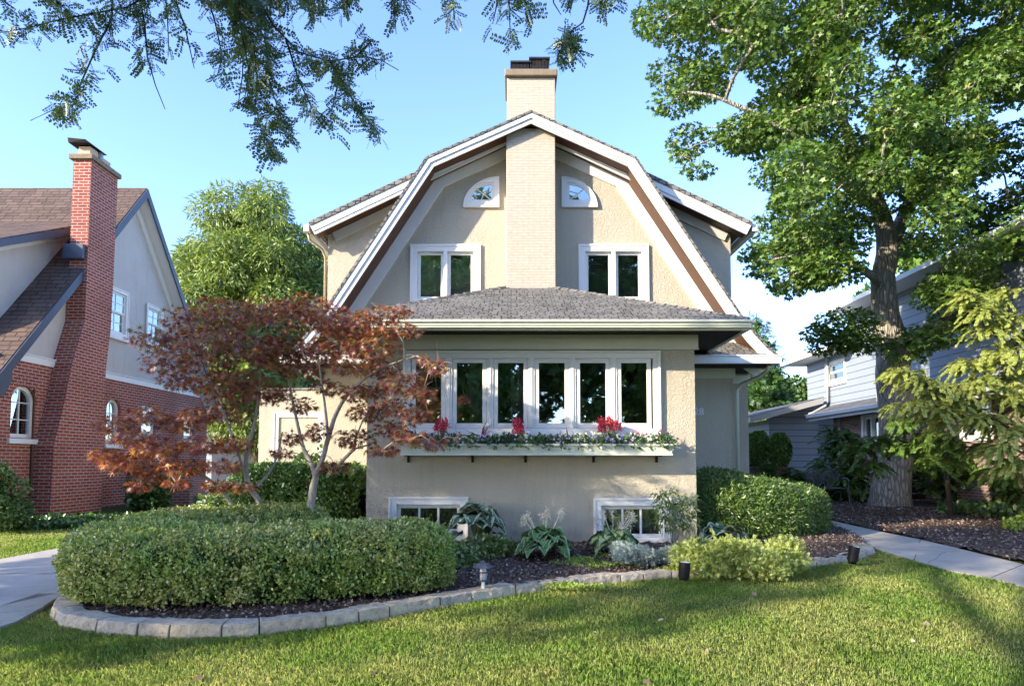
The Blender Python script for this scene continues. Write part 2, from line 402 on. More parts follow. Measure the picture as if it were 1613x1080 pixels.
def np_mesh(name, V, counts, mat, parent=None, smooth=False, uv=None):
    """V (n,3) world; every face lists its vertices in order: counts = verts per face"""
    idx = None
    if isinstance(counts, tuple): counts, idx = counts
    me = bpy.data.meshes.new(name)
    o0 = np.array(origin(parent)) if parent else np.zeros(3)
    me.vertices.add(len(V)); me.vertices.foreach_set('co', (V - o0).astype(np.float32).ravel())
    counts = np.asarray(counts, dtype=np.int32)
    nl = int(counts.sum())
    me.loops.add(nl); me.loops.foreach_set('vertex_index', (np.arange(nl) if idx is None else idx).astype(np.int32))
    me.polygons.add(len(counts))
    me.polygons.foreach_set('loop_start', np.concatenate([[0], np.cumsum(counts)[:-1]]).astype(np.int32))
    me.polygons.foreach_set('loop_total', counts)
    me.update(calc_edges=True)
    if uv is not None:
        l = me.uv_layers.new(name="UVMap"); l.data.foreach_set('uv', uv.astype(np.float32).ravel())
    return link(me, name, mat, parent)

def norm(a): return a / np.maximum(np.linalg.norm(a, axis=-1, keepdims=True), 1e-9)
def star(n, r_out, r_in, span=300, rot=-60, squash=1):
    pts = [(0, -.15)]
    for i in range(2 * n - 1):
        a = math.radians(rot + span * i / (2 * n - 2)) 
        r = (r_out * (1 - .28 * abs(i / (n - 1) - 1)) if i % 2 == 0 else r_in)
        pts.append((r * math.cos(a) * squash, r * math.sin(a)))
    return pts
def leafT(kind):
    """template: verts (k,3) x across, y along, z normal; faces"""
    if kind == 'maple':
        p = star(5, .62, .27, 280, -50); v = [(x, y + .1, .12 * abs(x)) for x, y in p]; return v, [list(range(len(v)))]
    if kind == 'jm':
        p = star(7, .72, .15, 290, -55); v = [(x, y + .1, -.25 * (x * x + y * y)) for x, y in p]; return v, [list(range(len(v)))]
    if kind == 'oval':
        v = [(0, 0, 0), (.28, .3, .08), (.26, .7, .08), (0, 1, 0), (-.26, .7, .08), (-.28, .3, .08)]; return v, [[0, 1, 2, 3], [0, 3, 4, 5]]
    if kind == 'long':
        v = [(0, 0, 0), (.11, .4, .03), (0, 1, -.2), (-.11, .4, .03)]; return v, [[0, 1, 2, 3]]
    if kind == 'quad':
        v = [(0, 0, 0), (.35, .5, .1), (0, 1, 0), (-.35, .5, .1)]; return v, [[0, 1, 2, 3]]
    if kind == 'spray':
        v, f = [], []
        def q(x, y, dx, dy, w):
            b = len(v); L = math.hypot(dx, dy); nx, ny = -dy / L * w, dx / L * w
            v.extend([(x, y, 0), (x + dx / 2 + nx, y + dy / 2 + ny, .03), (x + dx, y + dy, -.05), (x + dx / 2 - nx, y + dy / 2 - ny, .03)]); f.append([b, b + 1, b + 2, b + 3])
        q(0, 0, 0, 1, .035)
        for i in range(4):
            y = .12 + i * .2; L = .42 * (1 - .55 * y)
            q(0, y, L, L * .8, .06); q(0, y + .07, -L, L * .8, .06)
        return v, f
    if kind == 'locust':
        v, f = [], []
        def q(x, y, dx, dy, w, z=0):
            b = len(v); L = math.hypot(dx, dy); nx, ny = -dy / L * w, dx / L * w
            v.extend([(x, y, z), (x + dx * .35 + nx, y + dy * .35 + ny, z), (x + dx * .75 + nx * .9, y + dy * .75 + ny * .9, z - .01), (x + dx, y + dy, z - .015), (x + dx * .75 - nx * .9, y + dy * .75 - ny * .9, z - .01), (x + dx * .35 - nx, y + dy * .35 - ny, z)]); f.append([b + i for i in range(6)])
        b = 0; v.extend([(-.006, 0, 0), (.006, 0, 0), (.003, 1, -.1), (-.003, 1, -.1)]); f.append([0, 1, 2, 3])
        rr_ = random.Random(3)
        for i in range(8):
            y = .1 + i * .115; z = -.1 * y * y; L = .2 * (1 - .45 * abs(y - .45)) 
            q(.01, y, L * rr_.uniform(.8, 1.1), rr_.uniform(.03, .11), .045, z + rr_.uniform(-.03, .03)); q(-.01, y + .04, -L * rr_.uniform(.8, 1.1), rr_.uniform(.03, .11), .045, z + rr_.uniform(-.03, .03))
        return v, f
TPL = {k: leafT(k) for k in ('maple', 'jm', 'oval', 'long', 'quad', 'spray', 'locust')}

def leaves(name, P, D, N, size, kind, mat, parent):
    """P base points, D leaf directions, N approx normals"""
    tv, tf = TPL[kind]; tv = np.array(tv); n = len(P)
    D = norm(D); X = norm(np.cross(D, N)); Nn = np.cross(X, D)
    size = np.broadcast_to(size, (n,))
    V = P[:, None, :] + size[:, None, None] * (tv[None, :, 0:1] * X[:, None, :] + tv[None, :, 1:2] * D[:, None, :] + tv[None, :, 2:3] * Nn[:, None, :])
    k = len(tv); fl = np.concatenate([np.array(f) for f in tf]); cnt = [len(f) for f in tf]
    idx = (np.arange(n)[:, None] * k + fl[None, :]).ravel()
    return np_mesh(name, V.reshape(-1, 3), (np.tile(cnt, n), idx), mat, parent)
def rnd_dir(n, zbias=0.0, flat=1.0):
    d = RG.normal(size=(n, 3)); d[:, 2] = d[:, 2] * flat + zbias
    return norm(d)
def in_ball(n, shell=.0):
    d = norm(RG.normal(size=(n, 3))); r = (shell + (1 - shell) * RG.random(n)) ** (1 / 3)
    return d * r[:, None]
def foliage(name, clumps, per, size, kind, mat, parent, droop=-.35, up=.9, shell=0, svar=.35, nflat=.8):
    """clumps: list of (centre, (rx,ry,rz)); leaves hang round each clump centre"""
    Ps, Ds, Ns = [], [], []
    tot = sum((r[0] * r[1] * r[2]) ** (2 / 3) for _, r in clumps)
    for c, r in clumps:
        n = max(6, int(per * (r[0] * r[1] * r[2]) ** (2 / 3) / tot))
        b = in_ball(n, shell); P = np.array(c) + b * np.array(r)
        out = norm(b + RG.normal(size=(n, 3)) * .6); out[:, 2] += droop
        Ps.append(P); Ds.append(out)
        nn = rnd_dir(n, 0, nflat) * .75 + b * .35; nn[:, 2] += up; Ns.append(nn)
    P = np.concatenate(Ps); n = len(P)
    s = size * (1 - svar + 2 * svar * RG.random(n))
    return leaves(name, P, np.concatenate(Ds), np.concatenate(Ns), s, kind, mat, parent)

def grow(name, limbs, targets, mat, parent, r_tip=.012, n=7, wob=.12, twigs=0, twig_len=.4, expo=.45, smooth=True):
    """limbs: [(pts, radii)]; each target gets a branch from the nearest wood"""
    mb = MB(); nodes, rad, par = [], [], []
    for pts, rr in limbs:
        pts = [Vector(p) for p in pts]; sp, sr = [], []
        for i in range(len(pts) - 1):
            p0, p1, p2, p3 = pts[max(i - 1, 0)], pts[i], pts[i + 1], pts[min(i + 2, len(pts) - 1)]
            for k in range(5):
                t = k / 5; t2, t3 = t * t, t ** 3
                sp.append(.5 * ((2 * p1) + (p2 - p0) * t + (2 * p0 - 5 * p1 + 4 * p2 - p3) * t2 + (3 * p1 - p0 - 3 * p2 + p3) * t3)); sr.append(rr[i] * (1 - t) + rr[i + 1] * t)
        sp.append(pts[-1]); sr.append(rr[-1])
        mb.tube(sp, sr, max(n, 12) if rr[0] > .08 else n)
        for p, r in list(zip(sp, sr))[len(sp) // 3:]:
            nodes.append(p); rad.append(r); par.append(-1)
    n0 = len(nodes); tg = [Vector(t) for t in targets]
    tg.sort(key=lambda t: min((t - p).length for p in nodes[:n0])); cnt = {}; chains = []
    for t in tg:
        arr = np.array(nodes); d = np.linalg.norm(arr - np.array(t), axis=1)
        d = d + .8 * np.maximum(0, arr[:, 2] - t.z + .1)
        j = int(np.argmin(d)); p = nodes[j]; prev = j
        L = (t - p).length; m = max(2, int(L / .35)); ch = []
        for k in range(1, m + 1):
            f = k / m; q = p.lerp(t, f) + Vector((random.gauss(0, 1), random.gauss(0, 1), random.gauss(0, .7))) * wob * L * .22 * math.sin(f * math.pi) + Vector((0, 0, .16 * L * math.sin(f * math.pi)))
            nodes.append(q); rad.append(0); par.append(prev); prev = len(nodes) - 1; ch.append(prev)
        chains.append((j, ch))
    w = [0] * len(nodes)
    for i in range(len(nodes) - 1, n0 - 1, -1):
        w[i] = max(w[i], 1)
        if par[i] >= n0: w[par[i]] += w[i] if (par[i] != i - 1 or True) else 0
    leaf_w = [0] * len(nodes)
    for j, ch in chains:
        i = ch[-1]
        while i >= n0: leaf_w[i] += 1; i = par[i]
    for j, ch in chains:
        ps = [nodes[j]] + [nodes[i] for i in ch]
        rs = [r_tip * max(1, leaf_w[i]) ** expo for i in ch]; r0 = rs[0]
        if j < n0: r0 = min(rad[j], rs[0] * 1.25)
        mb.tube(ps, [r0] + rs, n if rs[0] > .02 else 5)
    for t in tg:
        for k in range(twigs):
            d = Vector((random.gauss(0, 1), random.gauss(0, 1), random.gauss(.15, .6))).normalized() * twig_len * random.uniform(.5, 1)
            mb.tube([t, t + d * .5 + Vector((0, 0, .04)), t + d], [r_tip * .6, r_tip * .45, r_tip * .2], 4, False)
    return mb.build(name, mat, parent, uv=False, smooth=smooth, recalc=False)

# ---------------------------------------------------------------- terrain
def drape(name, poly, mat, dz, kind='structure', parent=None, thick=0.0, wob=None):
    bm = bmesh.new()
    f = bm.faces.new([bm.verts.new((x, y, 0)) for x, y in poly])
    bmesh.ops.triangulate(bm, faces=[f])
    for yb in [p[0] for p in GP]:
        g = bm.verts[:] + bm.edges[:] + bm.faces[:]
        bmesh.ops.bisect_plane(bm, geom=g, plane_co=(0, yb, 0), plane_no=(0, 1, 0))
    for v in bm.verts: v.co.z = gz(v.co.y) + dz
    if thick:
        r = bmesh.ops.extrude_face_region(bm, geom=bm.faces[:])
        for v in [e for e in r['geom'] if isinstance(e, bmesh.types.BMVert)]: v.co.z -= thick
    bmesh.ops.recalc_face_normals(bm, faces=bm.faces)
    if not thick:
        for fc in bm.faces:
            if fc.normal.z < 0: fc.normal_flip()
    me = bpy.data.meshes.new(name); bm.to_mesh(me); bm.free()
    o = link(me, name, mat, parent)
    if kind: o['kind'] = kind
    return o
drape('ground', [(-400, -400), (400, -400), (400, 400), (-400, 400)], M['lawn'], 0)

DRV = [(-4.95, -6), (-4.95, 6.6), (-4.72, 7.2), (-4.78, 9), (-4.8, 34), (-7.0, 34), (-6.9, 12), (-6.55, 9.9), (-6.75, 9.1), (-7.2, 8.0), (-8.2, 6.6), (-9.5, 5.4), (-9.5, -6)]
drape('driveway', DRV, M['concrete'], .03, thick=.1)
jt = MB()
for y in (5.4, 8.15, 10.9, 13.6, 16.4): 
    x0 = -6.9 if y > 8.6 else (-9.4 if y < 5.5 else -7.1)
    jt.box(x0, -4.97, y - .007, y + .007, gz(y) + .026, gz(y) + .0325)
tag(jt.build('driveway_joints', M['core'], None), kind='structure')
# paved apron stones beside the drive
ap = thing('stone_apron', (-4.55, 6.2, gz(6.2)), 'pale flat paving stones between the driveway edge and the end of the stone edging', 'paving')
for poly in ([(-4.93, 5.5), (-4.5, 5.6), (-4.38, 6.15), (-4.93, 6.1)], [(-4.93, 6.12), (-4.4, 6.17), (-4.5, 6.65), (-4.93, 6.62)], [(-4.93, 6.64), (-4.52, 6.67), (-4.66, 7.2), (-4.93, 7.18)], [(-4.93, 4.6), (-4.55, 4.7), (-4.5, 5.57), (-4.93, 5.47)]):
    a = drape('paving_stone', [(x, y) for x, y in poly], M['walk'], .03, None, None, .08)
    a.parent = ap; a.matrix_parent_inverse = Matrix.Translation(-Vector(ap.location))

# front walk, sampled from its two edges
WL = [gnd(*p) for p in [(1283, 822), (1300, 832), (1345, 853), (1390, 870), (1440, 886), (1500, 902), (1560, 914), (1613, 927), (1700, 948), (1850, 990)]]
WR = [gnd(*p) for p in [(1298, 797), (1318, 812), (1302, 820), (1390, 840), (1450, 852), (1540, 874), (1613, 892), (1680, 905), (1800, 930), (1990, 965)]]
drape('front_walk', [(p.x, p.y) for p in WL] + [(p.x, p.y) for p in WR[::-1]], M['walk'], .03, thick=.12)
jt = MB()
for k in (4, 6):
    a, b = WL[k], WR[k]
    d = Vector((b.x - a.x, b.y - a.y, 0)); n_ = Vector((-d.y, d.x, 0)).normalized() * .0035
    pa, pb = Vector((a.x, a.y, gz(a.y))), Vector((b.x, b.y, gz(b.y)))
    jt.poly3([pa + n_ + Vector((0, 0, .024)), pb + n_ + Vector((0, 0, .024)), pb - n_ + Vector((0, 0, .024)), pa - n_ + Vector((0, 0, .024))],
             [pa + n_ + Vector((0, 0, .033)), pb + n_ + Vector((0, 0, .033)), pb - n_ + Vector((0, 0, .033)), pa - n_ + Vector((0, 0, .033))])
tag(jt.build('walk_joints', M['core'], None), kind='structure')

# stone edging
K = [(-4.7, 8.8), (-4.66, 8.0), (-4.58, 7.3), (-4.42, 6.7), (-4.2, 6.3), (-3.9, 6.02), (-3.4, 5.8), (-2.8, 5.68), (-2.2, 5.72), (-1.6, 5.95), (-1.1, 6.32), (-.54, 6.75), (0, 7.15), (.65, 7.5), (1.4, 7.82), (2.2, 8.08), (3.0, 8.3), (3.9, 8.68), (4.6, 9.12), (5.05, 9.55), (5.2, 10.0)]
def resample(P, step):
    P = [Vector((*p, 0)) for p in P]; out = [P[0]]; acc = 0
    for a, b in zip(P, P[1:]):
        L = (b - a).length; t = step - acc
        while t <= L: out.append(a.lerp(b, t / L)); t += step
        acc = L - (t - step)
    return out
Kf = resample(K, .06)
bedpoly = [(p.x, p.y) for p in Kf] + [(5.45, 10.6), (5.75, 11.8), (5.9, 13.1), (4.2, 13.2), (4.2, 12.2), (-4.6, 12.2)]
inner = []
ed = thing('stone_edging', (0, 7.15, gz(7.15)), 'curved low edging of weathered limestone blocks between lawn and mulch bed', 'edging')
i = 0
while i < len(Kf) - 4:
    L = random.choice([5, 6, 7, 8, 9]); j = min(i + L, len(Kf) - 1); seg = Kf[i:j + 1]
    h = .118 + random.uniform(-.008, .008) - .035 * min(1, max(0, seg[0].x + 1.5) / 4); wd = random.uniform(.2, .25)
    mb = MB(); rings = []; m_ = len(seg)
    for k, p in enumerate(seg):
        t = (seg[min(k + 1, m_ - 1)] - seg[max(k - 1, 0)]).normalized(); nv = Vector((-t.y, t.x, 0))
        if k == 0: p = p + t * .006
        if k == m_ - 1: p = p - t * .006
        z = gz(p.y)
        jt_ = lambda a: random.uniform(-a, a)
        rings.append([p - nv * .01 + Vector((0, 0, z - .05)), p + nv * jt_(.008) + Vector((0, 0, z + h * .5)), p + nv * (.012 + jt_(.007)) + Vector((0, 0, z + h + jt_(.006))), p + nv * (wd * .5) + Vector((0, 0, z + h + .004 + jt_(.006))), p + nv * (wd + jt_(.012)) + Vector((0, 0, z + h + jt_(.006))), p + nv * wd + Vector((0, 0, z - .05))])
    b = [q for r in rings for q in r]; nr = 6; fs = []
    for k in range(m_ - 1):
        for c in range(nr): a = k * nr + c; a2 = k * nr + (c + 1) % nr; fs.append([a, a2, a2 + nr, a + nr])
    fs += [list(range(nr)), list(range((m_ - 1) * nr, m_ * nr))]
    mb.add(b, fs); mb.build('edging_stone', M['stone'], ed, uv=False, bevel=.006)
    i = j

def in_poly(x, y, poly):
    c = np.zeros(len(x), bool); n = len(poly)
    for i in range(n):
        x0, y0 = poly[i]; x1, y1 = poly[(i + 1) % n]
        if y0 == y1: continue
        c ^= ((y0 > y) != (y1 > y)) & (x < (x1 - x0) * (y - y0) / (y1 - y0) + x0)
    return c
def bed_z(x, y): return gzv(y) + .075 + .02 * np.sin(x * 2.1 + y) * np.cos(y * 1.7)
def grid_surface(name, poly, step, zf, mat, noise=.012):
    xs = [p[0] for p in poly]; ys = [p[1] for p in poly]
    X, Y = np.meshgrid(np.arange(min(xs), max(xs), step), np.arange(min(ys), max(ys), step)); ny, nx = X.shape
    Z = zf(X, Y) + RG.normal(size=X.shape) * noise
    ins = in_poly(X.ravel(), Y.ravel(), poly).reshape(X.shape)
    ok = ins[:-1, :-1] & ins[1:, :-1] & ins[:-1, 1:] & ins[1:, 1:]
    a = (np.arange(ny - 1)[:, None] * nx + np.arange(nx - 1)[None, :])[ok]
    idx = np.stack([a, a + 1, a + nx + 1, a + nx], 1).ravel()
    o = np_mesh(name, np.stack([X.ravel(), Y.ravel(), Z.ravel()], 1), (np.full(len(a), 4), idx), mat)
    o.data.polygons.foreach_set('use_smooth', [True] * len(o.data.polygons)); o['kind'] = 'structure'; return o
grid_surface('mulch_bed', bedpoly, .06, bed_z, M['mulch'])
b2 = [(p.x, p.y) for p in WR[3:]] + [(16, 6), (19, 14), (19, 24), (6.2, 24), (6.2, 14.5)]
grid_surface('tree_mulch_bed', b2, .12, lambda x, y: gzv(y) + .045, M['mulch'], .012)
def chips(name, n, poly, zf, seed=1, size=.03, w=None):
    xs = [p[0] for p in poly]; ys = [p[1] for p in poly]
    x = RG.uniform(min(xs), max(xs), n); y = RG.uniform(min(ys), max(ys), n)
    k = in_poly(x, y, poly) & (np.abs(x) < .8 * y + .5); x, y = x[k], y[k]
    z = zf(x, y) + RG.uniform(0, .02, len(x))
    o = leaves(name, np.stack([x, y, z], 1), rnd_dir(len(x), 0, .35), rnd_dir(len(x), 1.6), size * (.4 + RG.random(len(x))), 'quad', M['chips'], None)
    return tag(o, kind='stuff')
inset = lambda poly: poly
chips('mulch_chips', 60000, [(p.x + (.25 if p.x < -4 else 0), p.y + .27) for p in Kf] + bedpoly[len(Kf):], bed_z, size=.035)
chips('mulch_chips', 60000, b2[:11] + [(12, 9), (14, 18), (6.4, 18), (6.4, 14.5)], lambda x, y: gzv(y) + .05, size=.045)

# grass blades
def grass(name, n, xr, yr, excl, h=.05, w=.0029, lean=.55):
    x = RG.uniform(*xr, n); u = RG.random(n); y = yr[0] + (yr[1] - yr[0]) * u ** 1.25
    k = np.abs(x) < .78 * y + .3
    for e in excl: k &= ~in_poly(x, y, e)
    x, y = x[k], y[k]; n = len(x); z = gzv(y)
    a = RG.uniform(0, 2 * np.pi, n); d = np.stack([np.cos(a), np.sin(a), 0 * a], 1)
    patch = .8 + .25 * np.sin(x * 2.3 + 1.3 * np.sin(y * 1.9)) * np.sin(y * 2.7 + x)
    hh = h * (.45 + .8 * RG.random(n)) * patch; side = np.stack([-np.sin(a + .6 * RG.normal(size=n)), np.cos(a), 0 * a], 1)
    ww = w * (.7 + .6 * RG.random(n)) * (1 + .06 * y)
    B = np.stack([x, y, z - .003], 1); ln = lean * RG.random(n)
    mid = B + d * (hh * ln * .35)[:, None] + np.array([0, 0, 1]) * (hh * .6)[:, None]
    tip = B + d * (hh * ln * 1.3)[:, None] + np.array([0, 0, 1]) * (hh * (1 - .3 * ln))[:, None]
    s = side * (ww / 2)[:, None]
    V = np.stack([B - s, B + s, mid + s * .8, tip, mid - s * .8], 1).reshape(-1, 3)
    return tag(np_mesh(name, V, np.full(n, 5), M['grass']), kind='stuff')
kerb_out = [(p.x, p.y) for p in Kf] + [(5.5, 12), (-4.6, 12)]
wpoly = [(p.x, p.y) for p in WL] + [(p.x, p.y) for p in WR[::-1]]
drvx = DRV + []
apx = [(-4.95, 4.6), (-4.45, 4.6), (-4.35, 7.4), (-4.95, 7.4)]
grass('front_lawn_grass', 680000, (-6.5, 7.2), (3.9, 10.2), [kerb_out, wpoly, drvx, apx, b2])
grass('side_lawn_grass', 60000, (-11, -6.3), (8, 12.2), [drvx], .05, .008)

# ================================================================ MAIN HOUSE
def clip(poly, conv):
    """clip polygon (u,w) against convex ccw polygon"""
    for i in range(len(conv)):
        (ax, ay), (bx, by) = conv[i], conv[(i + 1) % len(conv)]
        sd = lambda p: (bx - ax) * (p[1] - ay) - (by - ay) * (p[0] - ax)
        out = []
        for j in range(len(poly)):
            p, q = poly[j], poly[(j + 1) % len(poly)]; sp, sq = sd(p), sd(q)
            if sp >= 0: out.append(p)
            if (sp > 0 > sq) or (sp < 0 < sq): t = sp / (sp - sq); out.append((p[0] + (q[0] - p[0]) * t, p[1] + (q[1] - p[1]) * t))
        poly = out
        if len(poly) < 3: return None
    return poly
def holed_wall(mb, u0, u1, w0, w1, holes, d0, d1, conv=None):
    us = sorted({u0, u1} | {h[k] for h in holes for k in (0, 1)}); ws = sorted({w0, w1} | {h[k] for h in holes for k in (2, 3)})
    for a, b in zip(us, us[1:]):
        run = None
        for c, d in zip(ws, ws[1:]):
            cu, cw = (a + b) / 2, (c + d) / 2
            if any(h[0] < cu < h[1] and h[2] < cw < h[3] for h in holes): continue
            p = [(a, c), (b, c), (b, d), (a, d)]
            if conv: p = clip(p, conv)
            if p: mb.prism(p, d0, d1)
    return mb
def ring(mb, u0, u1, w0, w1, t, d0, d1, bottom=True, tb=None):
    tb = t if tb is None else tb
    mb.box(u0, u0 + t, d0, d1, w0, w1); mb.box(u1 - t, u1, d0, d1, w0, w1); mb.box(u0 + t, u1 - t, d0, d1, w1 - t, w1)
    if bottom: mb.box(u0 + t, u1 - t, d0, d1, w0, w0 + tb)
    return mb
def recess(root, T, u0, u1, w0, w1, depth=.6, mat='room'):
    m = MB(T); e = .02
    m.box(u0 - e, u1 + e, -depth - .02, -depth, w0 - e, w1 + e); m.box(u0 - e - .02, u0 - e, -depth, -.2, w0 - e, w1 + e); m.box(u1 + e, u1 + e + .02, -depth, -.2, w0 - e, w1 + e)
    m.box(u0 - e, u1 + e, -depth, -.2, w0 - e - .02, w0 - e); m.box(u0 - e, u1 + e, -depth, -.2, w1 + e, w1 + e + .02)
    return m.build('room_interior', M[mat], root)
def curtain(root, T, u0, u1, w0, w1, d=-.22, mat='curtain', amp=.02):
    m = MB(T); n = max(6, int((u1 - u0) / .025)); vs, fs = [], []
    for i in range(n + 1):
        u = u0 + (u1 - u0) * i / n; dd = d + amp * math.sin(i * 1.15)
        vs += [(u, dd, w0), (u, dd, w1)]
    m.add(vs, [(2 * i, 2 * i + 2, 2 * i + 3, 2 * i + 1) for i in range(n)])
    return m.build('curtain', M[mat], root, smooth=True)
def window(root, T, u0, u1, w0, w1, cas=.1, n=2, mull=.05, sash=.045, cols=0, rows=0, sill=0, trim='trim', proud=.03, hung=False, inner_trim=None, cur=None, blind=False, depth=.5, mun=.02):
    """outer casing size u0..u1, w0..w1; returns the window part"""
    m = MB(T); ring(m, u0, u1, w0, w1, cas * .3, 0, proud + .015); ring(m, u0 + cas * .3, u1 - cas * .3, w0 + cas * .3, w1 - cas * .3, cas * .7, -.1, proud)
    a0, a1, b0, b1 = u0 + cas, u1 - cas, w0 + cas, w1 - cas
    sw = (a1 - a0 - mull * (n - 1)) / n
    for i in range(n - 1): x = a0 + sw * (i + 1) + mull * i; m.box(x, x + mull, -.1, proud - .004, b0, b1)
    wd = m.build('window', M[trim], root, bevel=.004)
    for i in range(n):
        x0 = a0 + i * (sw + mull); x1 = x0 + sw
        parts = [(b0, b1, -.05)] if not hung else [(b0, (b0 + b1) / 2 + .02, -.075), ((b0 + b1) / 2 - .02, b1, -.045)]
        for (c0, c1, dd) in parts:
            s = MB(T); ring(s, x0 + .004, x1 - .004, c0 + .004, c1 - .004, sash, dd - .02, dd + .018)
            for k in range(1, cols): xx = x0 + sash + (x1 - x0 - 2 * sash) * k / cols; s.box(xx - mun / 2, xx + mun / 2, dd - .012, dd + .012, c0 + sash, c1 - sash)
            for k in range(1, rows): zz = c0 + sash + (c1 - c0 - 2 * sash) * k / rows; s.box(x0 + sash, x1 - sash, dd - .013, dd + .011, zz - mun / 2, zz + mun / 2)
            s.build('sash', M[inner_trim or trim], wd, bevel=.003)
            g = MB(T); g.box(x0 + sash - .005, x1 - sash + .005, dd - .005, dd - .001, c0 + sash - .005, c1 - sash + .005); g.build('pane', M['glass'], wd)
    recess(wd, T, u0 + cas * .5, u1 - cas * .5, w0 + cas * .5, w1 - cas * .5, depth)
    if cur:
        for c in cur: curtain(wd, T, a0 + (a1 - a0) * c[0], a0 + (a1 - a0) * c[1], b0, b1)
    if blind:
        b = MB(T); z = b0
        while z < b1: b.box(a0, a1, -.17, -.15, z, z + .03); z += .05
        b.build('blind', M['blind'], wd)
    if sill:
        s = MB(T); s.box(u0 - .04, u1 + .04, -.05, sill, w0 - .09, w0); s.build('sill', M[trim], wd, bevel=.005)
    return wd

H = thing('stucco_house', (.33, 12.3, .3), 'beige stucco house with gambrel gable, cream chimney and hipped sunroom', 'house')
XC = .335
def sym(pts): return [(XC - dx, z) for dx, z in pts[::-1]] + [(XC + dx, z) for dx, z in pts if dx > 0]
PROF = [(0, 7.67), (1.835, 6.835), (3.62, 4.06), (3.89, 3.70), (4.11, 3.46), (4.30, 3.31)]
def offset(pts, d):
    """shift a half profile inward (down/left) by d"""
    out = []
    for i, (x, z) in enumerate(pts):
        def nrm(a, b): dx, dz = b[0] - a[0], b[1] - a[1]; L = math.hypot(dx, dz); return (dz / L, -dx / L)
        if i == 0: n1 = nrm(pts[0], pts[1]); out.append((0, z + d * n1[1] * 1 / (n1[1] ** 2) if n1[1] else z)); continue
        n1 = nrm(pts[i - 1], pts[i]); n2 = nrm(pts[i], pts[i + 1]) if i + 1 < len(pts) else n1
        bx, bz = n1[0] + n2[0], n1[1] + n2[1]; L = math.hypot(bx, bz); bx /= L; bz /= L
        k = d / (bx * n1[0] + bz * n1[1]); out.append((x + bx * k, z + bz * k))
    return out
YR, YW, YD, YDW, YB = 11.75, 12.3, 12.1, 12.45, 21.0
P0 = PROF
def rib(name, d_out, d_in, y0, y1, mat, prof=P0, parent=H, bevel=0):
    m = MB(); a, b = sym(offset(prof, d_out)), sym(offset(prof, d_in))
    m.ribbon(a, b, y0, y1); return m.build(name, M[mat], parent, bevel=bevel)
m = MB(); m.ribbon(sym(offset(P0, -.02)), sym(offset(P0, 0.018)), YR - .06, YDW); rf = m.build('gambrel_roof', M['shingle'], H)
rib('rake_board', .02, .10, YR - .045, YR, 'trim')
rib('rake_board', .104, .18, YR - .02, YR + .01, 'trim')
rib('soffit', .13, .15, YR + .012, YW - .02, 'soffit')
# gable frieze
rib('frieze_board', .152, .36, YW - .035, YW + .0, 'trim')
# gable wall
conv = [(x, z) for x, z in sym(offset(P0[:3], .16))][::-1]
conv = conv + [(XC - 3.72, 0), (XC + 3.72, 0)] if False else None
pp = offset(P0[:3], .16); pr = [(XC + x, z) for x, z in pp]; pl = [(XC - x, z) for x, z in pp if x > 0]
bx = 4.0 - XC
sl = (pp[2][0] - pp[1][0]) / (pp[1][1] - pp[2][1]); zb = 3.3; xb = pp[2][0] + sl * (pp[2][1] - zb)
CONV = [(XC - xb, zb), (XC + xb, zb)] + [pr[1], pr[0], pl[0]]
W1, W2 = (-1.86, -.57, 4.34, 5.48), (1.215, 2.5, 4.34, 5.48)
TF = T_front(YW)
m = MB(TF); holed_wall(m, XC - xb - .1, XC + xb + .1, 3.3, 7.6, [(W1[0] + .05, W1[1] - .05, W1[2] + .05, W1[3] - .05), (W2[0] + .05, W2[1] - .05, W2[2] + .05, W2[3] - .05)], -.14, 0, CONV)
m.build('gable_wall', M['stucco'], H)
window(H, TF, *W1, cas=.13, n=2, mull=.07, sash=.05, cur=None)
window(H, TF, *W2, cas=.13, n=2, mull=.07, sash=.05, blind=True)
lamp = MB(TF); lamp.lathe([(.03, 0), (.06, .02), (.06, .06), (.03, .08)], (-1.0, -.35, 5.1), 10); lamp.build('ceiling_lamp', M['flue'], H, smooth=True)
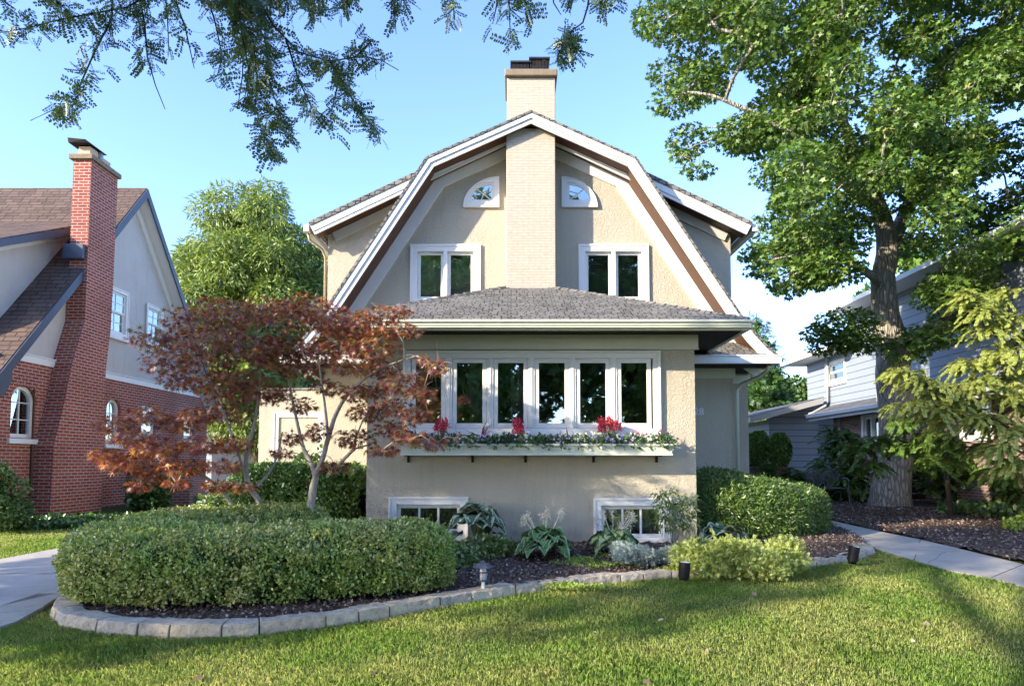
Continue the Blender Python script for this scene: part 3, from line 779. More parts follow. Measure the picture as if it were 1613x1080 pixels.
# quarter round windows
def quarter(cx, cz, s, rx=.66, rz=.57):
    def arc(k, n=14): return [(cx + s * (rx - k) * math.cos(t) - 0, cz + (rz - k) * math.sin(t)) for t in [math.pi / 2 * i / n for i in range(n + 1)]]
    m = MB(TF); o = .0
    def arcs(k0, k1, d0, d1):
        A = [(cx + s * (k0 + (rx - 2 * k0) * math.cos(t)), cz + k0 + (rz - 2 * k0) * math.sin(t)) for t in [math.pi / 2 * i / 14 for i in range(15)]]
        B = [(cx + s * (k1 + (rx - 2 * k1) * math.cos(t)), cz + k1 + (rz - 2 * k1) * math.sin(t)) for t in [math.pi / 2 * i / 14 for i in range(15)]]
        A = [(cx + s * k0, cz + k0)] + A + [(cx + s * k0, cz + k0)]; B = [(cx + s * k1, cz + k1)] + B + [(cx + s * k1, cz + k1)]
        m.ribbon(A, B, d0, d1)
    arcs(0, .03, 0, .055); arcs(.03, .1, 0, .04)
    w = m.build('quarter_window', M['trim'], H)
    m = MB(TF); arcs(.1, .145, 0.001, .024); q = .12
    a = math.radians(45); m.tube([(cx + s * q, .014, cz + q), (cx + s * (q + (rx - 2 * q) * .72), .014, cz + q + (rz - 2 * q) * .72)], .011, 6)
    m.tube([(cx + s * (q + .22), .014, cz + q), (cx + s * (q + .16), .014, cz + q + .15), (cx + s * q, .014, cz + q + .2)], .009, 6)
    m.build('sash', M['trim'], w)
    m = MB(TF); k = .13
    m.prism([(cx + s * k, cz + k)] + [(cx + s * (k + (rx - 2 * k) * math.cos(t)), cz + k + (rz - 2 * k) * math.sin(t)) for t in [math.pi / 2 * i / 12 for i in range(13)]], .006, .012)
    m.build('pane', M['glass'], w)
    m = MB(TF)
    m.prism([(cx + s * k, cz + k)] + [(cx + s * (k + (rx - 2 * k) * math.cos(t)), cz + k + (rz - 2 * k) * math.sin(t)) for t in [math.pi / 2 * i / 12 for i in range(13)]], .001, .003)
    m.build('dark_backing', M['room'], w)  # dark plate stands in for unlit space; the wall has no opening here
quarter(-.235, 6.165, -1); quarter(.91, 6.165, 1)
# chimney
ch = MB(); ch.box(-.1, .77, 11.87, 12.3, 3.9, 7.45); c0 = ch.build('chimney', M['cbrick'], H, bevel=.01)
ch = MB(); ch.box(-.09, .78, 11.97, 12.75, 7.451, 8.44); ch.build('chimney_stack', M['cbrick'], c0, bevel=.01)
ch = MB(); ch.box(-.13, .82, 11.9, 12.8, 8.44, 8.57); ch.build('chimney_cap', M['stonecap'], c0, bevel=.02)
def flue(x0, x1, z0, z1):
    m = MB(); m.box(x0 + .03, x1 - .03, 12.12, 12.5, z0, z1 - .12); m.build('flue', M['flue'], c0)
    m = MB()
    for k in range(13):
        x = x0 + (x1 - x0) * k / 12; m.box(x - .006, x + .006, 12.05, 12.06, z0 + .01, z1 - .03); m.box(x - .006, x + .006, 12.57, 12.58, z0 + .01, z1 - .03)
    for k in range(13):
        y = 12.06 + .51 * k / 12; m.box(x0 - .006, x0 + .006, y, y + .01, z0 + .01, z1 - .03); m.box(x1 - .006, x1 + .006, y, y + .01, z0 + .01, z1 - .03)
    m.box(x0 - .03, x1 + .03, 12.02, 12.6, z1 - .03, z1); m.box(x0, x1, 12.07, 12.56, z0 + .12, z0 + .13)
    m.build('flue_cap', M['darkmetal'], c0)
flue(0, .3, 8.57, 8.79); flue(.34, .66, 8.57, 8.86)
# body and dormers
DP = [(0, 7.72), (3.99, 5.80)]
m = MB(); m.ribbon(sym(offset(DP, -.02)), sym(offset(DP, .05)), YD - .05, YB); m.build('dormer_roof', M['shingle'], H)
m = MB(); m.ribbon(sym(offset(DP, .05)), sym(offset(DP, .165)), YD - .03, YD); m.build('rake_board', M['trim'], H)
m = MB(); m.ribbon(sym(offset(DP, .165)), sym(offset(DP, .225)), YD - .015, YD + .02); m.build('rake_board', M['trim'], H)
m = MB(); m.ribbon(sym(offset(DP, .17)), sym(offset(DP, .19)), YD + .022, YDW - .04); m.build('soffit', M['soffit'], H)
m = MB(); m.ribbon(sym(offset([(0, 7.72), (3.75, 5.915)], .195)), sym(offset([(0, 7.72), (3.75, 5.915)], .36)), YDW - .04, YDW); m.build('frieze_board', M['frieze'], H)
bl, br = -3.41, 4.05
m = MB()
zt = lambda x: 7.72 - .4812 * abs(x - XC) - .21
m.prism([(bl, 0.1), (br, 0.1), (br, zt(br)), (XC, zt(XC)), (bl, zt(bl))], YDW, YB - .3)
m.build('main_wall', M['stucco'], H)
# lower gable side returns between gable plane and body
for a_, b_ in ((2.6, 4.0), (-3.41, -2.1)): m = MB(); m.box(a_, b_, YW + .001, YDW - .002, .1, 3.3); m.build('entry_wall', M['stucco'], H)
m = MB(); m.box(4.06, 4.58, 13.2, 19, .1, 3.35); m.box(4.55, 4.57, 13.0, 13.19, .1, 3.3) if False else None; m.build('side_wing_wall', M['stucco'], H)
m = MB(); m.box(2.6, 4.04, YW - .03, YW, 3.02, 3.3); m.build('frieze_board', M['trim_g'], H); m = MB(); m.box(4.06, 4.62, 13.15, 13.2, 3.02, 3.3); m.build('frieze_board', M['trim_g'], H)
# pent returns over the entry
def pent(x0, x1, hip):
    z0, z1 = 3.31, 3.66; yo, yi = 11.66, 12.29; m = MB()
    if hip > 0: A = [(x0, yo, z0), (x1, yo, z0), (x1 - .62, yi, z1), (x0, yi, z1)]
    else: A = [(x0, yo, z0), (x1, yo, z0), (x1, yi, z1), (x0 + .62, yi, z1)]
    m.poly3([(a, b, c) for a, b, c in A], [(a, b, c + .03) for a, b, c in A]); r = m.build('pent_roof', M['shingle'], H)
    m = MB(); m.box(x0, x1 + (.02 if hip > 0 else 0), 11.60, 11.66, 3.19, 3.31); m.box(x0, x1 + (.04 if hip > 0 else 0), 11.585, 11.665, 3.311, 3.335)
    xe = x1 if hip > 0 else x0
    m.box(xe - .05 + .0, xe + .05, 11.67, YB, 3.2, 3.32); m.build('gutter', M['trim'], H, bevel=.008)
    m = MB(); m.box(x0, x1 - .06, 11.67, yi, 3.20, 3.215)
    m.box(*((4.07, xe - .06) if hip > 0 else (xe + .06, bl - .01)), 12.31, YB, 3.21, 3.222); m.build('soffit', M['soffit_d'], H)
pent(2.8, 4.60, 1); pent(-3.95, -2.25, -1)
# flared side roofs running back below the dormers
for s in (1, -1):
    m = MB(); e = XC + s * 4.27; w_ = (br + .003) if s > 0 else (bl - .003)
    m.poly3([(e, YDW + .01, 3.33), (e, YB, 3.33), (w_, YB, 3.75), (w_, YDW + .01, 3.75)], [(e, YDW + .01, 3.36), (e, YB, 3.36), (w_, YB, 3.78), (w_, YDW + .01, 3.78)]); m.build('side_roof', M['shingle'], H)
# dormer eave gutters and downspouts
m = MB()
for s in (1, -1):
    m = MB(); e = XC + s * 4.0; m.box(min(e, e + s * .1), max(e, e + s * .1), YD, YB, 5.66, 5.79); m.build('gutter', M['trim'], H, bevel=.01)
m = MB(); m.tube([(-3.72, YD + .12, 5.68), (-3.7, YD + .16, 5.55), (-3.5, YD + .28, 5.42), (-3.47, YD + .4, 5.3), (-3.47, YD + .4, 3.9)], .024, 8); m.build('downspout', M['flue'], H, smooth=True); m = MB()
m.tube([(4.5, 11.85, 3.2), (4.48, 11.95, 3.1), (4.4, 12.1, 3.02), (4.12, 12.24, 2.9), (4.06, 12.27, 2.8), (4.05, 12.27, .4)], .035, 8); m.build('downspout', M['trim_g'], H, smooth=True)
# left wing seen through the red maple
m = MB(); m.box(-5.05, -3.42, 13.6, 18, .1, 2.95); wl_ = m.build('wing_wall', M['stucco'], H)
m = MB(); m.box(-5.08, -3.42, 13.57, 18.2, 2.95, 3.0); m.build('wing_roof', M['shingle'], H)
window(H, T_front(13.6), -4.75, -3.75, 1.1, 2.5, cas=.1, n=1, sash=.05, sill=.08)
# sunroom
YS = 10.2
BL, BR = -2.17, 2.745
TS = T_front(YS)
RW = (-1.63, 2.225, 1.93, 3.17); B1 = (-1.83, -.65, .34, .99); B2 = (1.21, 2.36, .27, .975)
m = MB(TS); holed_wall(m, BL, BR, .1, 3.42, [(RW[0] + .04, RW[1] - .04, RW[2] + .03, RW[3] - .03)] + [(b[0] + .05, b[1] - .05, b[2] + .04, b[3] - .04) for b in (B1, B2)], -.2, 0)
m.build('sunroom_wall', M['stucco'], H)
m = MB(); m.box(BL, BL + .2, YS + .201, YDW - .16, .1, 3.42); m.build('sunroom_side_wall', M['stucco'], H); m = MB(); m.box(BR - .2, BR, YS + .201, YDW - .16, .1, 3.42); m.build('sunroom_side_wall', M['stucco'], H)
m = MB(TS); m.box(BL - .04, BR + .05, 0, .045, 3.205, 3.415); m.box(BL - .05, BR + .06, .001, .06, 3.19, 3.206)
m.build('frieze_board', M['trim_g'], H, bevel=.004)
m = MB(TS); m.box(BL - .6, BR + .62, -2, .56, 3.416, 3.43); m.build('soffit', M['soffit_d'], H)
# ribbon of six casements
m = MB(TS); cas = .11
ring(m, RW[0], RW[1], RW[2], RW[3], .035, 0, .06); ring(m, RW[0] + .035, RW[1] - .035, RW[2] + .035, RW[3] - .035, .075, -.1, .035, tb=.04)
pc = [-1.254, -.636, -.019, .598, 1.214, 1.832]
for a, b in zip(pc, pc[1:]):
    c = (a + b) / 2; m.box(c - .05, c + .05, -.1, .033, RW[2] + .075, RW[3] - .11); m.box(c - .018, c + .018, .033, .045, RW[2] + .075, RW[3] - .11)
rw = m.build('ribbon_window', M['trim'], H, bevel=.004)
for c in pc:
    s = MB(TS); ring(s, c - .255, c + .255, RW[2] + .08, RW[3] - .115, .062, -.035, .018, tb=.075); s.box(c - .262, c - .25, .0, .03, 2.8, 2.86); s.box(c - .262, c - .25, .0, .03, 2.15, 2.21)
    s.build('casement_sash', M['trim'], rw, bevel=.004)
    g = MB(TS); g.box(c - .2, c + .2, -.01, -.005, RW[2] + .14, RW[3] - .17); g.build('pane', M['glass'], rw)
m = MB(TS); m.box(RW[0], RW[1], 0.0, .075, RW[2] - .05, RW[2]); m.build('sill', M['trim'], rw, bevel=.004)
# sunroom interior
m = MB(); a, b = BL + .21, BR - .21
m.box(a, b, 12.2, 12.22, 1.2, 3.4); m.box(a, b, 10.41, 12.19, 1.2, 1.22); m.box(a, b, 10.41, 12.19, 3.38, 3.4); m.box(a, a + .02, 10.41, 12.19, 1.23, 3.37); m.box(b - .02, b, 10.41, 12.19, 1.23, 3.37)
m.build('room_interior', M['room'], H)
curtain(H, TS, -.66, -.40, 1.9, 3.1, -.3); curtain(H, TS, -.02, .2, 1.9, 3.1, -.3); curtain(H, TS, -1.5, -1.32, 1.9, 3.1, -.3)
for B in (B1, B2):
    window(H, TS, *B, cas=.115, n=1, sash=.05, cols=3, rows=0, mun=.03, cur=[(0, .45), (.62, 1)], proud=.035)
# sunroom roof
ex0, ex1, ey, ez = -2.76, 3.37, 9.6, 3.50
pk = Vector((.3, 12.29, 4.72))
m = MB()
def slab(P, t=.035): m.poly3([tuple(p) for p in P], [(p[0], p[1], p[2] + t) for p in P])
slab([(ex0, ey - .02, ez), (ex1, ey - .02, ez), pk]); slab([(ex1 + .02, ey, ez), (ex1 + .02, 12.29, ez), pk]); slab([(ex0 - .02, ey, ez), pk, (ex0 - .02, 12.29, ez)])
m.build('hip_roof', M['shingle'], H)
m = MB()
for e in (ex0, ex1):      # hip cap shingles
    n_ = 22; a = Vector((e, ey, ez + .035)); b = Vector((pk.x, pk.y, pk.z + .04))
    for k in range(n_):
        p, q = a.lerp(b, k / n_), a.lerp(b, (k + 1.15) / n_); d = (q - p).normalized(); sd = d.cross(Vector((0, 0, 1))).normalized() * .09; dn = Vector((0, 0, -.035))
        m.poly3([p + sd + dn, p + Vector((0, 0, .02)), p - sd + dn, q - sd + dn * 1.2, q + Vector((0, 0, .004)), q + sd + dn * 1.2], [v + Vector((0, 0, .012)) for v in [p + sd + dn, p + Vector((0, 0, .02)), p - sd + dn, q - sd + dn * 1.2, q + Vector((0, 0, .004)), q + sd + dn * 1.2]])
m.build('hip_cap', M['shingle'], H)
m = MB(); m.box(ex0 - .01, ex1 + .01, ey - .06, ey - .001, 3.40, 3.475); m.box(ex0 - .02, ex1 + .02, ey - .09, ey + .0, 3.476, 3.51); m.box(ex0 - .015, ex1 + .015, ey - .075, ey - .061, 3.43, 3.445)
m.box(ex0 + .01, ex1 - .01, ey + .001, ey + .03, 3.37, 3.47)
for e, s in ((ex0, -1), (ex1, 1)):
    m.box(min(e, e + s * .06), max(e, e + s * .06), ey + .032, 12.2, 3.40, 3.475); m.box(min(e, e + s * .09), max(e, e + s * .09), ey + .002, 12.2, 3.476, 3.51)
m.build('gutter', M['trim_g'], H, bevel=.006)
# house number
def glyph(txt, x, z, size, root, mat, y, name):
    c = bpy.data.curves.new(name, 'FONT'); c.body = txt; c.size = size; c.extrude = .008; c.offset = .007
    o = bpy.data.objects.new(name, c); C.objects.link(o); bpy.context.view_layer.update()
    me = bpy.data.meshes.new_from_object(o.evaluated_get(bpy.context.evaluated_depsgraph_get())); bpy.data.objects.remove(o)
    me.materials.clear()
    me.transform(Matrix.Translation(Vector((x, y, z)) - origin(root)) @ Matrix.Rotation(R(90), 4, 'X')); return link(me, name, M[mat], root)
glyph('2', 3.285, 2.36, .17, H, 'white_fl', YW - .02, 'house_number'); glyph('8', 3.375, 2.36, .17, H, 'white_fl', YW - .02, 'house_number')
m = MB(); m.box(4.12, 4.2, 13.13, 13.19, 1.9, 2.05); m.lathe([(.02, 0), (.035, .03), (.03, .1), (.01, .13)], (4.17, 13.1, 1.93), 8); m.build('wall_lantern', M['black'], H)

# window box
wb = thing('window_box', (.3, 10.05, 1.6), 'long pale planter box under the six sunroom windows, filled with flowers', 'planter')
X0, X1 = -1.6, 2.31
m = MB(); m.poly3([(X0, 9.86, 1.60), (X1, 9.86, 1.60), (X1, 9.88, 1.6), (X0, 9.88, 1.6)], [(X0 - .01, 9.83, 1.765), (X1 + .01, 9.83, 1.765), (X1 + .01, 9.85, 1.765), (X0 - .01, 9.85, 1.765)])
m.box(X0, X1, 9.88, 10.17, 1.6, 1.62); m.box(X0, X0 + .02, 9.88, 10.17, 1.62, 1.76); m.box(X1 - .02, X1, 9.88, 10.17, 1.62, 1.76); m.box(X0 + .02, X1 - .02, 10.15, 10.17, 1.62, 1.76)
m.box(X0 - .02, X1 + .02, 9.82, 9.835, 1.735, 1.77); m.box(X0 - .01, X1 + .01, 9.838, 9.858, 1.6, 1.625)
m.build('box_panel', M['trim_g'], wb, bevel=.004)
m = MB(); m.box(X0 + .03, X1 - .03, 9.885, 10.145, 1.64, 1.735); m.build('soil', M['core'], wb)
for px in (642, 744, 828, 936, 1036):
    x = at(px, 722, 10.1).x; m = MB(); m.box(x - .018, x + .018, 10.17, 10.199, 1.5, 1.6); m.box(x - .018, x + .018, 9.9, 10.17, 1.588, 1.599); m.tube([(x, 10.165, 1.53), (x, 10.155, 1.53)], .012, 8); m.build('bracket', M['black'], wb)

def plant(name, loc, label, cat, group=None): return thing(name, loc, label, cat, group)
def stalk_flower(o, n, mat, r, h, spread, size, kind='quad', name='flowers'):
    P = np.array(o.location) + np.stack([RG.normal(size=n) * spread, RG.normal(size=n) * r, h + RG.normal(size=n) * r], 1)
    return leaves(name, P, rnd_dir(n, .2), rnd_dir(n), size * (.7 + .6 * RG.random(n)), kind, M[mat], o)
# bedding plants
spec = [(-1.45, 'white_fl', 'green mound with small white flowers at the left end of the window box'), (-1.17, 'lilac_fl', 'mound with lilac flowers beside the leftmost pink plume in the window box'),
        (-.9, 'purple_fl', 'dark purple flowers under the second casement in the window box'), (-.62, 'white_fl', 'white flowered green mound left of the long drooping spikes'),
        (-.36, 'lilac_fl', 'silvery lilac mound right of the long drooping spikes'), (-.08, 'purple_fl', 'dark mound at the foot of the middle pink plume'),
        (.18, 'white_fl', 'white and yellow flowers right of the middle pink plume'), (.44, 'purple_fl', 'dark leafy mound under the fourth casement in the window box'),
        (.72, 'lilac_fl', 'pale lilac flowers left of the thin upright spike in the window box'), (.98, 'white_fl', 'trailing green plant hanging over the box rim with tiny white flowers'),
        (1.22, 'white_fl', 'low green mound left of the big pink plume'), (1.48, 'lilac_fl', 'lilac pansies in front of the big pink plume'),
        (1.74, 'lilac_fl', 'lilac pansies between the big pink plume and the pink spikes'), (1.98, 'white_fl', 'green foliage under the pink spikes'), (2.2, 'purple_fl', 'dark mound with grassy blades at the right end of the window box')]
for x, fm, lab in spec:
    o = plant('bedding_plant', (x, 9.99, 1.73), lab, 'flower', 'flowers growing in the window box')
    foliage('foliage', [((x, 9.97, 1.80), (.17, .12, .11)), ((x + .05, 9.85, 1.79), (.14, .05, .09))], 420, .045, 'oval', M['l_yew'] if fm != 'white_fl' else M['l_shrub'], o, 0, .5)
    n = 52 if fm != 'purple_fl' else 36
    P = np.stack([x + RG.normal(size=n) * .075, 9.87 + RG.normal(size=n) * .05, 1.83 + RG.normal(size=n) * .045], 1)
    leaves('flowers', P, rnd_dir(n), np.tile([[0, -1, .4]], (n, 1)) + RG.normal(size=(n, 3)) * .4, .04, 'maple', M[fm], o)
for x, s, lab in ((-1.03, .75, 'hot pink plume flower, leftmost in the window box'), (.08, .8, 'hot pink plume flower at the third casement of the window box'), (1.42, 1.25, 'largest hot pink plume flower, at the fifth casement of the window box')):
    o = plant('plume_flower', (x, 10.0, 1.73), lab, 'flower', 'pink plumes in the window box')
    m = MB(); P = []
    for k in range(int(16 * s)):
        bx_, by = x + random.gauss(0, .065 * s), 10 + random.gauss(0, .04); hh = 1.73 + random.uniform(.23, .36) * (.8 + .2 * s)
        m.tube([(x, 10, 1.74), (bx_, by, hh)], .004, 5)
        for q in range(70): t = q / 70; P.append((bx_ + random.gauss(0, .021 * (1.1 - t)), by + random.gauss(0, .02 * (1.1 - t)), hh - .05 + t * .12))
    m.build('stems', M['stem_g'], o); P = np.array(P); leaves('plumes', P, rnd_dir(len(P), 1.2), rnd_dir(len(P)), .026, 'quad', M['pink_fl'], o)
for x, n, L, mt, lab in ((-1.42, 9, .22, 'spike', 'purple spiky plant at the left end of the window box'), (-.45, 11, .34, 'spike', 'maroon plant with long drooping blades in front of the second mullion'), (.83, 3, .3, 'spike', 'thin upright maroon spike right of the fourth casement'), (1.93, 9, .32, 'spike_p', 'pink bladed spiky plant below the sixth casement'), (2.2, 7, .27, 'spike', 'grassy maroon blades at the right end of the window box')):
    o = plant('spike_plant', (x, 10.0, 1.75), lab, 'plant', 'spiky plants in the window box'); m = MB()
    for k in range(n):
        a = random.uniform(0, 6.3); l = L * random.uniform(.8, 1.2); b = random.uniform(.1, .75) if n > 3 else .12
        ps = [Vector((x + math.cos(a) * b * l * t * t * 1.3, 10 - abs(math.sin(a)) * b * l * t * .5, 1.75 + l * (t - b * .35 * t ** 3))) for t in (0, .25, .5, .75, 1)]
        m.tube(ps, [.006, .009, .008, .006, .001], 4)
    m.build('blades', M[mt], o)

# ================================================================ BRICK HOUSE (left)
L_ = thing('brick_house', (-9.8, 17.4, .4), 'red brick and grey stucco house with brown gable roof and tall brick chimney', 'house')
XW = -9.8; TE = T_east(XW); yF, yBk = 12.75, 21.9
ap_y, ap_z, rs = 17.38, 8.62, 1.13
zr = lambda y: ap_z - rs * abs(y - ap_y)
holes_b = [(13.28, 14.02, 1.97, 3.04), (16.42, 17.05, 1.95, 3.06), (17.98, 18.72, 2.22, 3.04), (20.32, 21.02, 2.2, 3.03)]
inn = lambda h: (h[0] + .03, h[1] - .03, h[2] + .02, h[3] - .02)
m = MB(TE); holed_wall(m, yF, yBk, .1, 3.6, [inn(h) for h in holes_b], -.25, 0); m.build('brick_wall', M['rbrick'], L_)
for h in holes_b[:2]:       # arched heads
    cy, r = (h[0] + h[1]) / 2, (h[1] - h[0]) / 2 - .02; zs = h[3] - r
    for s in (-1, 1):
        arc = [(cy + s * r * math.cos(t), zs + r * math.sin(t)) for t in [math.pi / 2 * i / 10 for i in range(11)]]
        m = MB(TE); m.prism([(cy + s * (r + .02), zs), *arc, (cy, h[3]), (cy + s * (r + .02), h[3])], -.2, -.003); m.build('arch_spandrel', M['rbrick'], L_)
    m = MB(TE)
    for k in range(15):
        t0, t1 = math.pi * (k + .06) / 15, math.pi * (k + .94) / 15; r0, r1 = r + .01, r + .2
        m.prism([(cy + r0 * math.cos(t0), zs + r0 * math.sin(t0)), (cy + r1 * math.cos(t0), zs + r1 * math.sin(t0)), (cy + r1 * math.cos(t1), zs + r1 * math.sin(t1)), (cy + r0 * math.cos(t1), zs + r0 * math.sin(t1))], -.02, .012)
    m.build('brick_arch', M['rbrick'], L_)
    def arcp(k): return [(h[0] + k, h[2] + k)] + [(cy - (r + .02 - k) * math.cos(t), zs + (r + .02 - k) * math.sin(t)) for t in [math.pi * i / 16 for i in range(17)]] + [(h[1] - k, h[2] + k), (h[0] + k, h[2] + k)]
    m = MB(TE); m.ribbon(arcp(.02), arcp(.10), -.13, -.06); w = m.build('arched_window', M['trim'], L_)
    m = MB(TE); m.box(cy - .012, cy + .012, -.11, -.09, h[2] + .1, h[3] - .1)
    for k in (.36, .68): z = h[2] + (h[3] - h[2]) * k; m.box(h[0] + .1, h[1] - .1, -.108, -.088, z - .01, z + .01)
    m.build('muntins', M['trim'], w)
    m = MB(TE); m.prism(arcp(.09)[:-1], -.106, -.1); m.build('pane', M['glass'], w)
    recess(w, TE, h[0], h[1], h[2], h[3], .8)
    m = MB(TE); m.box(h[0] - .05, h[1] + .05, -.1, .06, h[2] - .1, h[2]); m.build('sill', M['trim'], w, bevel=.005)
for h in holes_b[2:]: window(L_, TE, *h, cas=.07, n=1, sash=.04, rows=2, sill=.05, proud=-.04, hung=False)
up = [(16.25, 17.25, 4.62, 5.82), (18.1, 18.95, 4.75, 5.78)]
CV = [(12.6, 3.6), (22.2, 3.6), (22.2, zr(22.2) - .16), (ap_y, ap_z - .16), (12.6, zr(12.6) - .16)]
CV = [(ap_y - (ap_z - .16 - 3.6) / rs, 3.6), (ap_y + (ap_z - .16 - 3.6) / rs, 3.6), (ap_y, ap_z - .16)]
m = MB(TE); holed_wall(m, 12.5, 22.2, 3.601, 8.7, [(u[0] + .05, u[1] - .05, u[2] + .05, u[3] - .05) for u in up], -.25, -.03, CV); m.build('gable_wall', M['stucco2'], L_)
for u in up: window(L_, TE, *u, cas=.1, n=1, sash=.045, cols=2, rows=2, sill=.06, hung=True, proud=0.01, cur=[(0, 1)])
m = MB(TE); m.box(yF + .6, yBk - .2, -.03, .03, 3.52, 3.66); m.box(yF + .6, yBk - .2, -.03, .05, 3.661, 3.69); m.build('band_board', M['trim'], L_, bevel=.005)
# roof slabs
def roofprof(d): return [(12.35, zr(12.35) - d), (ap_y, ap_z - d), (22.3, zr(22.3) - d)]
m = MB(TE); m.ribbon(roofprof(0), roofprof(.10), -9, .30); m.build('roof', M['shingle_b'], L_)
m = MB(TE); m.ribbon(roofprof(.02), roofprof(.26), .302, .34); m.build('fascia_board', M['navy'], L_)
m = MB(TE); m.ribbon(roofprof(.18), roofprof(.20), -.02, .30); m.build('soffit', M['trim'], L_)
m = MB(TE); m.ribbon([(ap_y, ap_z - .22), (22.0, zr(22.0) - .22)], [(ap_y, ap_z - .5), (22.0, zr(22.0) - .5)], -.029, .015); m.build('frieze_board', M['trim'], L_)
m = MB(TE); m.ribbon([(12.85, zr(12.85) - .2), (12.6, zr(12.85) - .55), (12.45, zr(12.85) - .75)], [(12.85, zr(12.85) - .45), (12.68, zr(12.85) - .75), (12.5, zr(12.85) - .8)], .05, .335) ; m.build('fascia_return', M['navy'], L_)
# shed dormer with gently sloping roof
xd = -10.35; TD = T_east(xd)
dz = lambda y: 7.14 - .45 * (15.95 - y)
m = MB(TD); m.prism([(13.1, zr(13.1) - .15), (15.95, zr(15.95) - .1), (13.1, dz(13.1) - .12)], -6, 0); m.build('dormer_wall', M['stucco2'], L_)
m = MB(TD); m.ribbon([(12.8, dz(12.8)), (16.05, dz(16.05) + .05)], [(12.8, dz(12.8) - .07), (16.05, dz(16.05) - .03)], -6, .30); m.build('dormer_roof', M['shingle_b'], L_)
m = MB(TD); m.ribbon([(12.8, dz(12.8) - .01), (15.9, dz(15.9) - .01)], [(12.8, dz(12.8) - .17), (15.9, dz(15.9) - .17)], .302, .33); m.build('fascia_board', M['navy'], L_)
m = MB(TD); m.ribbon([(12.8, dz(12.8) - .17), (15.7, dz(15.7) - .17)], [(12.8, dz(12.8) - .3), (15.7, dz(15.7) - .3)], 0.001, .03); m.build('frieze_board', M['trim'], L_)
# front wall and back, closing the block
m = MB(); m.box(-19, XW - .26, yF, yF + .2, .1, 3.4); m.box(-19, XW - .26, yBk - .2, yBk, .1, 3.4); m.build('front_wall', M['rbrick'], L_)
# chimney
def ringz(x0, x1, y0, y1, z): return [(x0, y0, z), (x1, y0, z), (x1, y1, z), (x0, y1, z)]
m = MB(); secs = [(-9.85, -9.4, 13.95, 15.74, .1), (-9.85, -9.4, 14.0, 15.72, 1.86), (-9.85, -9.4, 14.26, 15.68, 2.67), (-9.85, -9.4, 14.5, 15.7, 3.64), (-9.85, -9.4, 14.86, 15.84, 4.6), (-9.8, -9.4, 14.88, 15.88, 5.7), (-9.8, -9.4, 14.9, 15.92, 8.25)]
for a, b in zip(secs, secs[1:]): m.poly3(ringz(*a), ringz(*b))
ck = m.build('chimney', M['rbrick'], L_)
m = MB(); m.box(-9.87, -9.34, 14.83, 15.98, 8.25, 8.36); m.build('chimney_cap', M['stonecap'], ck, bevel=.01)
m = MB(); m.box(-9.76, -9.5, 15.0, 15.3, 8.36, 8.6); m.box(-9.76, -9.5, 15.5, 15.78, 8.36, 8.56); m.build('flue', M['flue'], ck)
m = MB(); m.tube([(-9.52, 15.4, 8.36), (-9.52, 15.4, 8.64)], .07, 12); m.build('metal_flue', M['grey'], ck, smooth=True)
m = MB(); m.poly3([(-9.9, 14.85, 8.62), (-9.42, 14.85, 8.62), (-9.42, 15.5, 8.62), (-9.9, 15.5, 8.62)], [(-9.9, 14.82, 8.72), (-9.5, 14.82, 8.68), (-9.42, 15.5, 8.63), (-9.9, 15.5, 8.64)]); m.build('flue_cap', M['black'], ck)
m = MB(); m.box(-9.88, -9.44, 14.76, 14.875, 5.98, 6.3); m.build('flashing', M['navy'], ck)
# pipe between walls
m = MB(); m.tube([(-9.77, 13.9, .3), (-9.77, 13.9, 3.0)], .02, 6); m.build('conduit', M['soffit'], L_)
gw = thing('garden_wall', (-8.9, 17.0, .4), 'low dark brick wall with black coping beside the brick house chimney', 'wall')
m = MB(); m.box(-9.6, -8.0, 17.0, 17.2, .1, 1.22); m.build('brick_courses', M['dbrick'], gw); m = MB(); m.box(-9.62, -7.97, 16.97, 17.23, 1.22, 1.27); m.build('coping', M['black'], gw, bevel=.004)

# ================================================================ SIDED HOUSE (right)
S = thing('sided_house', (11, 20, .45), 'blue grey clapboard two storey house with brick ground floor behind the big tree', 'house')
XU, XG = 11.0, 10.8
TW = T_west(XU); TG = T_west(XG)
wu = [(22.35, 23.75, 4.2, 4.95), (15.8, 16.7, 4.55, 5.7)]
m = MB(TW); holed_wall(m, 11, 21.4, 3.1, 6.3, [(w[0] + .05, w[1] - .05, w[2] + .05, w[3] - .05) for w in wu[1:]], -.2, 0); holed_wall(m, 21.4, 25.3, 3.1, 5.15, [(w[0] + .05, w[1] - .05, w[2] + .05, w[3] - .05) for w in wu[:1]], -.2, 0); m.build('upper_wall', M['siding'], S)
m = MB(); m.box(XU + .2, 19, 25.1, 25.3, .1, 5.15); m.build('end_wall', M['siding'], S); m = MB(); m.box(XU, 19, 21.4, 21.6, 5.15, 6.3); m.box(XU + .2, 19, 11, 11.2, .1, 6.3); m.build('end_wall', M['siding'], S)
for w in wu: window(S, TW, *w, cas=.1, n=1, sash=.05, hung=True, sill=.05)
m = MB(TW)
for u in (15.45, 16.72): m = MB(TW); m.box(u, u + .32, .001, .03, 4.55, 5.7); m.build('shutter', M['navy'], S)
m = MB(); m.box(10.2, 20, 10.6, 21.9, 6.3, 6.42); m.build('eave_board', M['trim'], S); m = MB(); m.box(10.25, 20, 21.65, 25.9, 5.15, 5.28); m.build('eave_board', M['trim'], S)
m = MB(); m.poly3([(10.2, 10.6, 6.42), (20, 10.6, 6.42), (20, 21.9, 6.42), (10.2, 21.9, 6.42)], [(14.9, 13, 8.0), (15.1, 13, 8.0), (15.1, 20, 8.0), (14.9, 20, 8.0)]); m.build('roof', M['shingle_s'], S)
wg = [(19.9, 21.0, 2.05, 2.95), (15.3, 16.4, 2.0, 2.95)]
